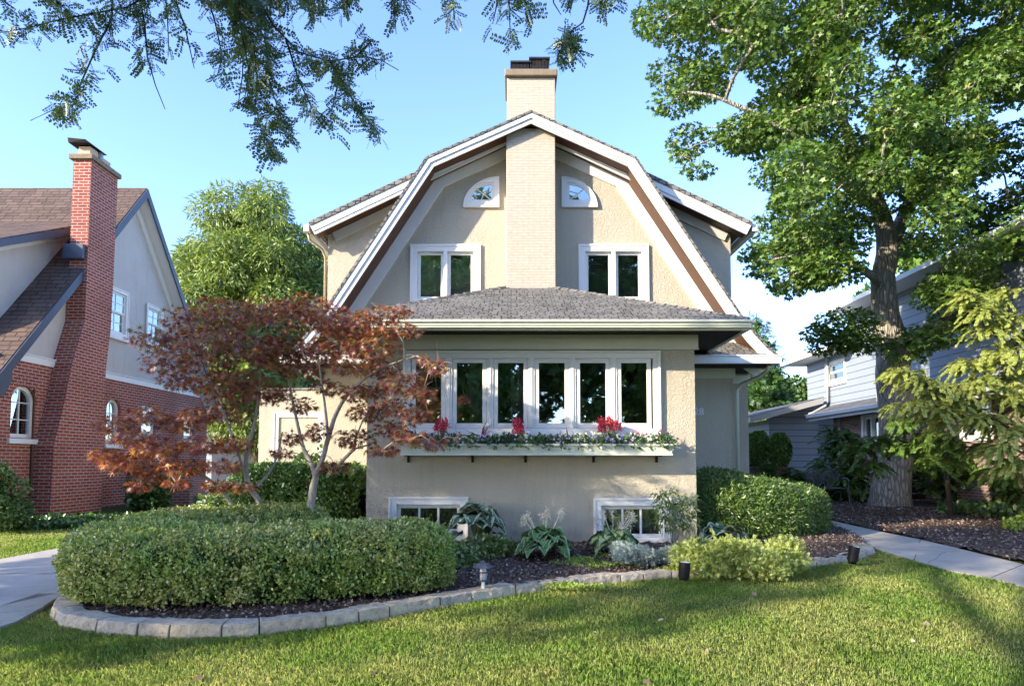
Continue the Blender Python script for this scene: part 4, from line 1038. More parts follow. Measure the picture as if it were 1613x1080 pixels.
m = MB(TG); holed_wall(m, 11, 22.9, .1, 3.0, [(w[0] + .05, w[1] - .05, w[2] + .05, w[3] - .05) for w in wg], -.2, 0); m.build('brick_wall', M['dbrick'], S)
for w in wg: window(S, TG, *w, cas=.09, n=2, mull=.06, sash=.04)
m = MB(); m.poly3([(10.15, 11, 3.08), (10.15, 23.3, 3.08), (10.999, 23.3, 3.42), (10.999, 11, 3.42)], [(10.15, 11, 3.12), (10.15, 23.3, 3.12), (10.999, 23.3, 3.46), (10.999, 11, 3.46)]); m.build('lower_roof', M['shingle_s'], S)
m = MB(); m.box(10.05, 10.15, 11, 23.4, 3.0, 3.13); m.box(10.15, 10.18, 11, 23.35, 2.9, 3.06); m.box(10.05, 10.9, 23.3, 23.4, 3.0, 3.12); m.build('gutter', M['grey'], S, bevel=.008)
m = MB(); m.box(10.18, 10.8, 11, 23.3, 2.98, 3.0); m.build('soffit', M['trim'], S)
m = MB(); m.tube([(10.93, 23.5, 5.1), (10.93, 23.5, 3.6), (10.8, 23.45, 3.45), (10.35, 23.42, 3.2), (10.2, 23.4, 3.15)], .045, 8); m.tube([(10.72, 22.3, 3.0), (10.72, 22.3, .5)], .04, 8); m.tube([(10.5, 19.5, 3.2), (10.5, 19.5, 3.6)], .05, 8); m.build('downspout', M['grey'], S, smooth=True)
# low wing with shed roof
m = MB(); m.prism([(9.05, .1), (10.79, .1), (10.79, 3.5), (9.05, 3.05)], 24.0, 24.2); m.box(9.05, 9.2, 24.21, 30, .1, 3.0); m.build('low_wing_wall', M['siding'], S)
m = MB(); m.prism([(8.2, 2.98), (10.75, 3.66), (10.75, 3.76), (8.2, 3.08)], 23.45, 30); m.build('low_wing_roof', M['shingle_s'], S)
m = MB(); m.prism([(8.18, 2.86), (10.72, 3.53), (10.72, 3.72), (8.18, 3.05)], 23.41, 23.448); m.build('fascia_board', M['grey'], S)

gr = thing('garage', (-12, 32, .5), 'pale blue clapboard garage far behind the red maple', 'garage')
m = MB(); m.box(-14.5, -10.6, 31, 36, .1, 3.2); m.build('wall', M['siding_l'], gr); m = MB(); m.poly3([(-14.8, 30.7, 3.2), (-10.3, 30.7, 3.2), (-10.3, 36.3, 3.2), (-14.8, 36.3, 3.2)], [(-13, 33, 4.6), (-12, 33, 4.6), (-12, 34, 4.6), (-13, 34, 4.6)]); m.build('roof', M['shingle_s'], gr)
m = MB(); m.box(-13.6, -11.6, 30.95, 30.99, .3, 2.3); m.build('door', M['navy'], gr)

# ================================================================ VEGETATION
FR = RG.normal(size=(14, 3)); FP = RG.uniform(0, 6.28, 14)
def lump(P, f): return sum(np.sin(P @ (FR[i] * f * (1 + .25 * i)) + FP[i]) / (1 + .2 * i) for i in range(14)) / 4
def sweep(P, w, h, z0, n, rough=.05, ex=3.2, jit=.05, taper=.0, seed=0, slope=0):
    """sample points and normals on a clipped hedge swept along polyline P"""
    P = np.array(P, float)
    for _ in range(4):                               # round the corners of the plan line
        P = np.concatenate([P[:1], np.stack([.75 * P[:-1] + .25 * P[1:], .25 * P[:-1] + .75 * P[1:]], 1).reshape(-1, 2), P[-1:]])
    seg = np.linalg.norm(np.diff(P, axis=0), axis=1); L = seg.sum(); cum = np.concatenate([[0], np.cumsum(seg)])
    s = RG.uniform(-w / 2, L + w / 2, n); sc = np.clip(s, 0, L); over = np.abs(s - sc) / (w / 2)
    cx, cy = np.interp(sc, cum, P[:, 0]), np.interp(sc, cum, P[:, 1])
    e = .12; tx = np.interp(np.clip(sc + e, 0, L), cum, P[:, 0]) - np.interp(np.clip(sc - e, 0, L), cum, P[:, 0]); ty = np.interp(np.clip(sc + e, 0, L), cum, P[:, 1]) - np.interp(np.clip(sc - e, 0, L), cum, P[:, 1])
    tl = np.hypot(tx, ty); tx, ty = tx / tl, ty / tl
    a = RG.uniform(0, 2 * np.pi, n); k = np.maximum(0, 1 - over ** 2.6) ** (1 / 2.6)
    ca, sa = np.cos(a), np.sin(a); q = (np.abs(ca) ** ex + np.abs(sa) ** ex) ** (-1 / ex)
    u, v = q * ca, q * sa
    wob = 1 + rough * (np.sin(s * 5.1 + seed) * np.cos(a * 3 + s * 2.3) + .6 * np.sin(s * 11 + a * 5 + seed))
    lat = u * (w / 2) * (.25 + .75 * k) * wob * (1 + taper * v); vert = (v * .5 * (.7 + .3 * k) * wob + .5 * (.7 + .3 * k)) * h
    vert = vert * (1 - slope * sc / L)
    so = s - sc
    X = cx + tx * so - ty * lat; Y = cy + ty * so + tx * lat; Z = z0 + vert + (gzv(Y) - gzv(P[0, 1]))
    nx = tx * (so / (w / 2)) * over - ty * u; ny = ty * (so / (w / 2)) * over + tx * u
    N = norm(np.stack([nx, ny, v], 1)); Pn = np.stack([X, Y, Z], 1)
    return Pn, N
def hedge(o, P, w, h, z0, n, size, kind, mat, core, rough=.05, ex=3.2, depth=.07, taper=0., seed=0, slope=0, clump=.035, cf=9):
    Pt, N = sweep(P, w, h, z0, n, rough, ex, taper=taper, seed=seed, slope=slope)
    lp = lump(Pt, cf) + .5 * lump(Pt[:, ::-1], cf * 2.3)
    keep = RG.random(n) < np.clip(.98 + lp * 1.05 - .25 * np.clip(.45 - (Pt[:, 2] - z0) / h, 0, 1), .06, 1); Pt, N, lp = Pt[keep], N[keep], lp[keep]; n = len(Pt)
    Pt = Pt + N * (np.clip(lp, -1.2, 1.2) * clump)[:, None]
    Pt = Pt - N * (RG.random(n) ** 2)[:, None] * depth + RG.normal(size=(n, 3)) * .012
    D = norm(N * .7 + RG.normal(size=(n, 3)) * .75 + [0, 0, .25])
    NN = norm(N * .8 + RG.normal(size=(n, 3)) * .55)
    k = Pt[:, 2] > gzv(Pt[:, 1]) + .12; 
    leaves('foliage', Pt[k] , D[k], NN[k], size * (.6 + .8 * RG.random(k.sum())), kind, mat, o)
    # stray shoots above the clipping line
    ns = 170; Q, N2 = sweep(P, w, h, z0, ns, rough, ex, taper=taper, seed=seed, slope=slope); sp_ = Q[:, 2] > z0 + .25; Q, N2 = Q[sp_], N2[sp_]; mb = MB(); SP, SD, SN = [], [], []
    for q, nn in zip(Q, N2):
        d = Vector(nn) * .6 + Vector((random.gauss(0, .35), random.gauss(0, .35), .55)); d.normalize(); l = random.uniform(.04, .13); q = Vector(q)
        mb.tube([q - d * .05, q + d * l], [.003, .0015], 3, False)
        for k_ in range(7): SP.append(tuple(q + d * l * k_ / 6)); SD.append(tuple(d * .5 + Vector((random.gauss(0, .6), random.gauss(0, .6), random.gauss(0, .4))))); SN.append((random.gauss(0, .5), random.gauss(0, .5), 1))
    mb.build('shoots', M['stem_g'], o, uv=False, recalc=False); leaves('shoot_leaves', np.array(SP), np.array(SD), np.array(SN), size * .95, kind, mat, o)
    # twiggy inside: many short sticks
    m_ = 900; Q, N2 = sweep(P, w * .9, h * .93, z0 + .02, m_, rough, ex, taper=taper, seed=seed, slope=slope); mb = MB()
    cen = np.array(P, float)
    for q, nn in zip(Q, N2):
        j = int(np.argmin(np.hypot(cen[:, 0] - q[0], cen[:, 1] - q[1])))
        b = Vector((q[0] * .75 + cen[j, 0] * .25, q[1] * .75 + cen[j, 1] * .25, gz(q[1]) + .05)); t = Vector(q)
        if t.z < b.z + .1: continue
        mb.tube([b, b.lerp(t, .5) + Vector((random.gauss(0, .05), random.gauss(0, .05), 0)), t], [.008, .006, .003], 3, False)
    mb.build('stems', M['core'], o, uv=False, recalc=False)
    # inner mass of larger, darker leaves
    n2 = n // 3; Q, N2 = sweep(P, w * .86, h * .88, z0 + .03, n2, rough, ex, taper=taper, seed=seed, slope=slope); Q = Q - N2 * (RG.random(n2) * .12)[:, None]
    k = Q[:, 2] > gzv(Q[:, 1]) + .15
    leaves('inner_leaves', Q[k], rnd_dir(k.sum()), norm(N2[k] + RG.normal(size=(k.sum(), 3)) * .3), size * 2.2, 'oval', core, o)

hb = thing('boxwood_hedge', (-2.3, 7.0, gz(7)), 'large rounded clipped boxwood hedge with yellowish leaf tips behind the stone edging', 'hedge')
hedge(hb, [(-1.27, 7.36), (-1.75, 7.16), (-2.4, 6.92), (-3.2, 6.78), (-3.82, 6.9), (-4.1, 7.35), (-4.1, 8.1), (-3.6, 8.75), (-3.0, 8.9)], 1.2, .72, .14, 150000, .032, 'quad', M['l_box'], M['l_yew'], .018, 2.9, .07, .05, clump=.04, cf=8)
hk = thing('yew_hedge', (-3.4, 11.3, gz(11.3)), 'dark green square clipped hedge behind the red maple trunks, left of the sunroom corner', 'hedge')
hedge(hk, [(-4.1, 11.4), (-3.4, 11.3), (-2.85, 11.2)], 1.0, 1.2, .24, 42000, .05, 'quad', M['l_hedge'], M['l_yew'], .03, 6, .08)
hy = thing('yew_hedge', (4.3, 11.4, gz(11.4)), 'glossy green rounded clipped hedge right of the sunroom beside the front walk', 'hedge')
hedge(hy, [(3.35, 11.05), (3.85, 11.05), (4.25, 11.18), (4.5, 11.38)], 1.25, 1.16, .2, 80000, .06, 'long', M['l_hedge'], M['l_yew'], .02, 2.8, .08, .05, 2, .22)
# light tips on the yew hedge come from new growth
Pt, N = sweep([(3.35, 11.05), (3.85, 11.05), (4.25, 11.18), (4.5, 11.38)], 1.29, 1.18, .2, 9000, .02, 2.8, taper=.05, seed=2, slope=.22)
leaves('new_growth', Pt, norm(N + RG.normal(size=(9000, 3)) * .6), norm(N + RG.normal(size=(9000, 3)) * .5), .05, 'long', M['l_shrub'], hy)

def at_list(L, dY=0): return [(tuple(at(px, py, Y)), (rx, ry, rz)) for px, py, Y, rx, ry, rz in L]
# ---- Japanese maples
def jmaple(o, limbs, pads, n, tw=4):
    cl = [(c, (r[0] * 1.12, r[1] * 1.1, r[2] * 1.5)) for c, r in at_list(pads)]
    grow('trunk', limbs, [c for c, r in cl], M['bark_s'], o, .0065, 7, .3, twigs=tw, twig_len=.32, expo=.5)
    return cl
j1 = thing('red_maple_tree', tuple(gnd(400, 850, .08)), 'left small red maple with two leaning grey stems and orange tinged lower leaves', 'tree')
Y1 = 9.0
b1, b2_ = at(383, 846, Y1), at(425, 846, Y1 + .1)
limbs1 = [([b1, at(365, 795, Y1), at(338, 762, Y1 - .1), at(300, 738, Y1 - .2), at(255, 722, Y1 - .3)], [.03, .026, .022, .018, .01]),
          ([b2_, at(408, 790, Y1 + .1), at(391, 762, Y1 + .1), at(388, 720, Y1 + .1), at(402, 660, Y1 + .2), at(410, 590, Y1 + .2), at(405, 540, Y1 + .2)], [.045, .04, .036, .03, .022, .015, .01]),
          ([at(391, 762, Y1 + .1), at(370, 700, Y1), at(350, 640, Y1), at(335, 580, Y1)], [.022, .02, .016, .01]), ([at(395, 775, Y1 + .1), at(430, 735, Y1 + .3), at(445, 680, Y1 + .4)], [.02, .015, .01])]
pads1 = [(240, 535, 9.0, .3, .35, .1), (262, 570, 8.8, .3, .35, .12), (300, 505, 9.0, .34, .4, .12), (290, 545, 9.3, .35, .4, .14), (330, 575, 8.7, .34, .35, .13), (345, 520, 9.2, .35, .4, .14), (375, 495, 9.0, .38, .4, .12), (420, 490, 9.2, .35, .45, .11),
         (455, 500, 9.0, .34, .4, .13), (395, 545, 8.8, .4, .4, .14), (350, 615, 9.0, .32, .35, .12), (430, 560, 9.2, .36, .4, .13), (305, 600, 9.2, .27, .3, .1), (385, 600, 9.3, .36, .35, .11), (360, 650, 9.1, .3, .3, .1), (420, 625, 9.3, .28, .3, .09),
         (455, 545, 9.3, .3, .4, .12), (325, 540, 8.6, .35, .35, .13), (275, 600, 9.2, .2, .25, .08), (335, 470 + 15, 9.4, .3, .3, .1)]
pads1o = [(180, 668, 8.7, .2, .3, .07), (210, 690, 8.6, .25, .3, .08), (235, 655, 8.9, .28, .3, .08), (165, 718, 8.6, .18, .25, .06), (200, 728, 8.7, .26, .3, .09), (250, 705, 8.5, .3, .3, .09), (290, 735, 8.7, .28, .3, .08), (250, 745, 8.9, .26, .3, .08), (320, 700, 8.6, .3, .3, .08),
          (350, 735, 8.5, .24, .25, .06), (370, 700, 8.8, .22, .25, .07), (340, 765, 8.6, .18, .2, .05), (285, 670, 9.0, .28, .3, .07), (380, 768, 8.5, .17, .15, .04), (220, 765, 8.8, .14, .2, .05), (310, 655, 8.9, .2, .25, .07), (280, 762, 8.6, .16, .2, .04)]
c1 = jmaple(j1, limbs1, pads1 + pads1o, 0)
foliage('crown', c1[:len(pads1)], 5200, .076, 'jm', M['l_jm'], j1, -.45, .9)
foliage('lower_crown', c1[len(pads1):], 1900, .085, 'jm', M['l_jmo'], j1, -.45, .9)
foliage('lower_crown', c1[len(pads1):], 900, .085, 'jm', M['l_jm'], j1, -.45, .9)
j2 = thing('red_maple_tree', tuple(gnd(487, 850, .08)), 'right small red maple with forked grey trunk in front of the sunroom corner', 'tree')
b3 = at(487, 846, 8.8)
limbs2 = [([b3, at(489, 800, 8.8), at(494, 765, 8.8), at(497, 748, 8.8), at(488, 725, 8.9), at(478, 705, 9), at(465, 650, 9.1), at(455, 600, 9.2)], [.055, .05, .05, .042, .03, .026, .02, .012]),
          ([at(496, 752, 8.8), at(508, 722, 8.7), at(517, 690, 8.7), at(528, 655, 8.7), at(545, 625, 8.7), at(570, 600, 8.6), at(600, 580, 8.6), at(640, 565, 8.5)], [.04, .034, .03, .027, .022, .018, .013, .008]),
          ([at(517, 690, 8.7), at(512, 640, 8.9), at(505, 590, 8.9), at(500, 545, 9)], [.02, .016, .012, .008])]
pads2 = [(485, 485, 9.0, .35, .4, .11), (520, 505, 8.8, .36, .4, .12), (560, 512, 8.7, .35, .4, .12), (600, 497, 8.5, .26, .3, .07), (630, 492, 8.4, .14, .2, .05), (540, 540, 8.9, .35, .35, .13), (585, 545, 8.5, .34, .35, .12), (625, 520, 8.3, .24, .3, .06),
         (500, 555, 9.1, .34, .35, .12), (470, 580, 9.1, .3, .3, .1), (555, 575, 8.6, .3, .3, .1), (600, 580, 8.7, .24, .3, .09), (650, 525, 8.2, .12, .15, .03), (635, 605, 8.5, .26, .3, .09), (665, 620, 8.3, .2, .25, .07), (620, 640, 8.6, .28, .3, .08), (655, 655, 8.3, .22, .25, .07),
         (690, 578, 8.1, .13, .2, .05), (665, 565, 8.3, .08, .15, .04), (685, 700, 8.2, .17, .22, .05), (650, 690, 8.4, .24, .25, .06), (620, 675, 8.6, .25, .25, .07), (580, 650, 8.8, .26, .3, .08), (560, 690, 8.7, .28, .3, .08), (600, 710, 8.5, .2, .25, .05), (590, 615, 8.9, .22, .25, .07),
         (475, 640, 9.2, .18, .25, .08), (500, 680, 8.6, .14, .2, .08), (460, 690, 8.6, .14, .2, .06), (530, 735, 8.7, .2, .2, .05), (445, 715, 8.5, .14, .2, .04), (560, 620, 8.5, .2, .2, .07), (440, 620, 9.2, .2, .25, .07), (515, 610, 9.0, .2, .2, .07), (720, 690, 8.1, .05, .1, .03)]
c2 = jmaple(j2, limbs2, pads2, 0)
foliage('crown', c2, 6000, .075, 'jm', M['l_jm'], j2, -.45, .9)

# ---- big maple, right
mt = thing('shade_maple_tree', (9.05, 16.4, gz(16.4)), 'very large green maple tree with thick furrowed trunk right of the front walk', 'tree')
YM = 16.4
A = lambda px, py, dy=0: at(px, py, YM + dy)
mlimbs = [([A(1402, 812), A(1402, 797), A(1403, 778), A(1407, 740), A(1413, 690), A(1411, 640), A(1406, 590), A(1408, 552), A(1396, 500), A(1391, 440), A(1398, 390), A(1385, 330), A(1350, 250), A(1320, 180), A(1270, 110), A(1220, 60)], [.56, .49, .45, .41, .40, .385, .375, .39, .30, .27, .25, .2, .15, .12, .08, .05]),
          ([A(1408, 575), A(1430, 548), A(1470, 522), A(1520, 490), A(1560, 450), A(1610, 380), A(1660, 280)], [.3, .27, .24, .2, .17, .13, .08]),
          ([A(1396, 400), A(1415, 360, .3), A(1440, 300, .6), A(1470, 200, .8), A(1490, 80, 1), A(1500, -60, 1)], [.22, .18, .15, .12, .09, .05]),
          ([A(1391, 450), A(1370, 432, -.4), A(1340, 415, -.8), A(1290, 400, -1.2), A(1240, 405, -1.5)], [.12, .1, .08, .06, .03]),
          ([A(1385, 330), A(1330, 290, -.8), A(1270, 230, -1.2), A(1190, 180, -1.5), A(1120, 150, -1.5)], [.14, .11, .09, .06, .03])]
OUT = [(1045, -260), (1040, 0), (1035, 70), (1050, 150), (1075, 225), (1110, 245), (1160, 215), (1200, 240), (1230, 300), (1225, 360), (1205, 400), (1225, 440), (1300, 450), (1325, 500), (1320, 540), (1350, 520), (1390, 500), (1450, 540), (1490, 520), (1560, 440), (1720, 470), (1900, 300), (1900, -260)]
random.seed(21)
cand = []
while len(cand) < 450:
    px, py = random.uniform(1030, 1900), random.uniform(-260, 560)
    if in_poly(np.array([px]), np.array([py]), OUT)[0]:
        e = min(1, (px - 1000) / 250, 1 - max(0, py - 350) / 350)
        YY = YM - .6 + random.uniform(-3.0, 2.6) * max(.3, e)
        if 1345 < px < 1450 and 340 < py < 560 and YY < YM + .8: continue
        cand.append((tuple(at(px, py, YY)), (random.uniform(.5, .85), random.uniform(.5, .85), random.uniform(.28, .42))))
cand += at_list([(1305, 545, 15.4, .5, .5, .2), (1285, 525, 15.2, .35, .4, .2), (1345, 540, 15.3, .6, .6, .25), (1430, 555, 15.4, .5, .4, .28), (1455, 535, 15.2, .5, .5, .25), (1380, 545, 15.4, .4, .4, .2), (1200, 425, 15.0, .4, .4, .2), (1180, 400, 15.0, .25, .3, .15), (1240, 455, 15, .45, .4, .2), (1100, 270, 15.2, .4, .4, .16), (1075, 245, 15.2, .3, .3, .15), (1195, 350, 15.3, .3, .3, .14)])
grow('trunk', mlimbs, [c for c, r in cand], M['bark'], mt, .016, 7, .3, twigs=2, twig_len=.7, expo=.42)
foliage('crown', cand, 190000, .118, 'maple', M['l_maple'], mt, -.5, .9, .1)
def fronds(o, name, pads, nf, L, per, size, mat, stem='bark_d', droop=.5, side=(0, 0), upw=0, spread=1.0):
    P, D, N = [], [], []; mb = MB()
    for c, r in pads:
        c = Vector(c)
        for k in range(nf):
            st = c + Vector((random.gauss(0, .35) * r[0], random.gauss(0, .35) * r[1], random.gauss(0, .3) * r[2]))
            d = Vector((random.gauss(side[0], spread), random.gauss(side[1], spread), random.gauss(upw, .22))).normalized(); l = L * random.uniform(.6, 1.25)
            pt = [st + d * l * t + Vector((0, 0, -droop * l * t * t)) for t in (0, .35, .7, 1)]
            mb.tube(pt, [.006, .004, .003, .001], 3, False)
            for q in range(per):
                t = random.random() ** .8; i = min(2, int(t * 3)); p = pt[i].lerp(pt[i + 1], t * 3 - i); tg_ = (pt[i + 1] - pt[i]).normalized()
                sd = Vector((random.gauss(0, 1), random.gauss(0, 1), random.gauss(0, .25))); P.append(tuple(p)); D.append(tuple(tg_ * .9 + sd * .6 * (1.1 - t))); N.append((random.gauss(0, .3), random.gauss(0, .3), 1))
    mb.build('twigs', M[stem], o, uv=False, recalc=False); n = len(P)
    leaves(name, np.array(P), np.array(D), np.array(N), size * (.6 + .8 * RG.random(n)), 'spray', M[mat], o)
# ---- hemlock, right edge
hm = thing('hemlock_tree', (9.9, 12.6, gz(12.6)), 'feathery yellow green hemlock reaching in from the right edge of the picture', 'tree')
hl = [([Vector((9.9, 12.6, .25)), Vector((9.85, 12.6, 2.5)), Vector((9.8, 12.6, 4.5)), Vector((9.8, 12.6, 6.3))], [.14, .11, .08, .03])]
hp = [(1425, 585, 12.0, .3, .3, .08), (1455, 600, 11.8, .35, .3, .1), (1440, 635, 11.8, .3, .3, .08), (1475, 640, 11.6, .38, .3, .1), (1500, 620, 11.8, .4, .35, .12), (1540, 600, 11.7, .4, .35, .12), (1545, 490, 12, .22, .3, .14), (1560, 520, 12, .3, .3, .16), (1575, 555, 11.8, .35, .3, .15), (1600, 500, 12, .3, .3, .15),
      (1605, 560, 11.6, .4, .4, .18), (1590, 620, 11.5, .42, .4, .16), (1550, 655, 11.6, .4, .3, .12), (1600, 680, 11.4, .35, .3, .16), (1575, 700, 11.5, .22, .3, .13), (1600, 725, 11.4, .2, .2, .1), (1520, 570, 12.1, .25, .3, .12), (1640, 600, 11.6, .5, .4, .25), (1650, 500, 12.2, .5, .4, .3), (1650, 700, 11.5, .4, .4, .2), (1525, 465, 12.1, .14, .2, .08), (1700, 560, 12, .5, .5, .4), (1700, 400, 12.4, .45, .5, .4), (1590, 460, 12.2, .3, .3, .15), (1480, 610, 12.2, .3, .3, .12), (1530, 640, 12.3, .35, .3, .12), (1570, 660, 12, .35, .3, .14), (1600, 590, 12.4, .4, .4, .16), (1615, 530, 12.4, .4, .4, .18), (1560, 570, 12.5, .35, .4, .15), (1505, 655, 12, .3, .3, .1), (1560, 600, 12.3, .4, .4, .14), (1620, 640, 12.2, .5, .4, .18)]
hc = at_list(hp)
grow('trunk', hl, [c for c, r in hc], M['bark_d'], hm, .009, 6, .2, twigs=3, twig_len=.35)
fronds(hm, 'crown', hc, 27, .36, 52, .068, 'l_hem', droop=.55, side=(-.5, -.3), spread=.7)
hd_ = at_list([(1430, 700, 13.5, .4, .4, .12), (1460, 680, 13.2, .4, .4, .14), (1500, 690, 13, .5, .4, .16), (1540, 700, 12.6, .4, .4, .14), (1385, 690, 13.6, .4, .3, .1), (1360, 700, 13.8, .3, .3, .08), (1480, 720, 13, .4, .4, .1), (1420, 660, 13.4, .4, .3, .1), (1570, 740, 12.6, .4, .4, .12), (1375, 730, 13.8, .3, .3, .07)])
dk = thing('yew_tree', (8.9, 14.0, gz(14)), 'dark green drooping yew between the big trunk and the yellow green hemlock', 'tree')
grow('trunk', [([Vector((8.95, 14.0, .3)), Vector((8.9, 14.0, 1.2)), Vector((8.85, 13.9, 2.2))], [.07, .05, .03])], [c for c, r in hd_], M['bark_d'], dk, .008, 5, .2, twigs=3, twig_len=.3)
fronds(dk, 'crown', hd_, 20, .42, 44, .085, 'l_hedge', droop=.5)
def bush(name, label, c, r, n, size, kind, mat, group=None, cat='shrub', lumps=14, flat=.8, droop=-.1, stem='bark_d'):
    o = thing(name, (c[0], c[1], gz(c[1])), label, cat, group)
    cl = []
    for k in range(lumps):
        b = in_ball(1, .3)[0]; cl.append(((c[0] + b[0] * r[0] * .7, c[1] + b[1] * r[1] * .7, gz(c[1]) + r[2] * (1 + b[2] * .7)), (r[0] * .42, r[1] * .42, r[2] * .4)))
    cl = [(p, q) for p, q in cl]
    g = gz(c[1]); lb = [([Vector((c[0], c[1], g)), Vector((c[0] + .02, c[1], g + r[2] * .5))], [.03, .02])]
    grow('stems', lb, [p for p, q in cl], M[stem], o, .006, 5, .2, twigs=2, twig_len=min(r) * .5)
    if name == 'yew_shrub': fronds(o, 'foliage', cl, 18, .36, max(26, int(n / len(cl) / 4)), .08, 'l_hedge', droop=.5, upw=.25)
    else: foliage('foliage', cl, n, size, kind, M[mat], o, droop, .7, .1)
    return o
bush('yew_shrub', 'loose dark green yew shrub left of the big trunk, behind the bench', (9.0, 18.6), (1.0, .8, 1.15), 4200, .24, 'spray', 'l_yew', lumps=22)
bush('yew_shrub', 'low dark green yew shrub right of the bench against the big trunk', (8.55, 18.0), (.6, .6, .5), 2600, .17, 'spray', 'l_yew')
bush('yew_shrub', 'bushy dark shrub left of the bench, by the round potted evergreens', (7.75, 18.2), (.55, .6, .48), 2200, .17, 'spray', 'l_yew')
bush('yew_shrub', 'broad shaded shrub right of the big trunk', (10.7, 16.6), (1.5, .9, .95), 4800, .2, 'spray', 'l_yew', lumps=22)
bush('yew_shrub', 'dark shrub at the right edge under the hemlock branches', (11.3, 14.6), (1.3, .9, .8), 3800, .18, 'spray', 'l_yew', lumps=20)
# shaded slat fence under the yew
fn = thing('slat_fence', (10.4, 17.9, gz(18)), 'dark weathered board fence in shade behind the shrubs right of the big trunk', 'fence')
m = MB()
for k in range(8): m.box(9.75, 15, 17.9, 17.93, gz(18) + .1 + k * .17, gz(18) + .25 + k * .17)
m.build('boards', M['bark_d'], fn)
for x in (9.8, 11.9, 14.0): m = MB(); m.box(x, x + .09, 17.94, 18.03, .3, 2.0); m.build('post', M['bark_d'], fn)

# ---- left side shrubs
bush('round_shrub', 'grey green rounded shrub at the left edge in front of the brick wall', (-8.9, 11.7), (.72, .6, .62), 7500, .06, 'oval', 'l_bg', lumps=18)
bush('garden_shrub', 'dark leafy shrub below the small windows of the brick house', (-8.3, 15.8), (.55, .5, .42), 1500, .12, 'oval', 'l_yew')
bush('garden_shrub', 'green leafy shrub behind the square hedge, by the wing window', (-3.6, 12.9), (.45, .3, .85), 1500, .1, 'oval', 'l_bg')
bush('garden_shrub', 'low green shrub left of the square clipped hedge', (-5.0, 11.6), (.5, .4, .34), 1500, .08, 'oval', 'l_shrub')
def carpet(name, label, poly, n, h, size, kind, mat, stuff=True):
    xs = [p[0] for p in poly]; ys = [p[1] for p in poly]; x = RG.uniform(min(xs), max(xs), n); y = RG.uniform(min(ys), max(ys), n)
    k = in_poly(x, y, poly); x, y = x[k], y[k]; hh = h * (.55 + .45 * np.sin(x * 9) * np.cos(y * 8)) 
    P = np.stack([x, y, gzv(y) + .06 + hh * RG.random(len(x))], 1)
    o = leaves(name, P, rnd_dir(len(x), .35), rnd_dir(len(x), 1.4), size * (.6 + .7 * RG.random(len(x))), kind, M[mat], None)
    return tag(o, label, kind='stuff')
carpet('ivy_ground_cover', None, [(-12, 12.6), (-11, 11.9), (-8.5, 11.9), (-6.95, 12.3), (-6.95, 13.6), (-9.2, 13.6), (-9.7, 12.7)], 9000, .1, .08, 'oval', 'l_yew')
def blob(cx, cy, rx, ry, n=20): return [(cx + rx * math.cos(2 * math.pi * k / n) * random.uniform(.85, 1.15), cy + ry * math.sin(2 * math.pi * k / n) * random.uniform(.85, 1.15)) for k in range(n)]
g1 = gnd(955, 884, .1); carpet('lime_ground_cover', None, blob(g1.x, g1.y + .1, .62, .38), 5500, .07, .03, 'oval', 'l_lime')
g1 = gnd(905, 917, .1); carpet('lime_ground_cover', None, blob(g1.x, g1.y, .42, .13), 1500, .04, .025, 'oval', 'l_lime')
g1 = gnd(1100, 893, .1); carpet('lime_ground_cover', None, blob(g1.x - .25, g1.y, .35, .12), 900, .04, .025, 'oval', 'l_lime')
carpet('shade_ground_cover', None, [(9.0, 14.6), (9.8, 13.2), (10.6, 12.2), (13, 11.5), (13, 16), (10, 15.6)], 9000, .22, .13, 'oval', 'l_bg')
carpet('pale_ground_cover', None, blob(9.4, 11.9, .9, .55), 2600, .16, .07, 'oval', 'l_lime')
bush('lime_plant', 'small bright yellow green plant at the right edge of the mulch', (9.15, 12.1), (.2, .2, .17), 420, .09, 'oval', 'l_lime', lumps=6)

n = 46; x = RG.uniform(-3.5, 6, n); y = RG.uniform(4.4, 8.5, n); k = ~in_poly(x, y, kerb_out) & ~in_poly(x, y, wpoly); x, y = x[k], y[k]
tag(leaves('fallen_leaves', np.stack([x, y, gzv(y) + .035], 1), rnd_dir(len(x), 0, .3), rnd_dir(len(x), 1.5), RG.uniform(.03, .07, len(x)), 'oval', M['chips'], None), kind='stuff')

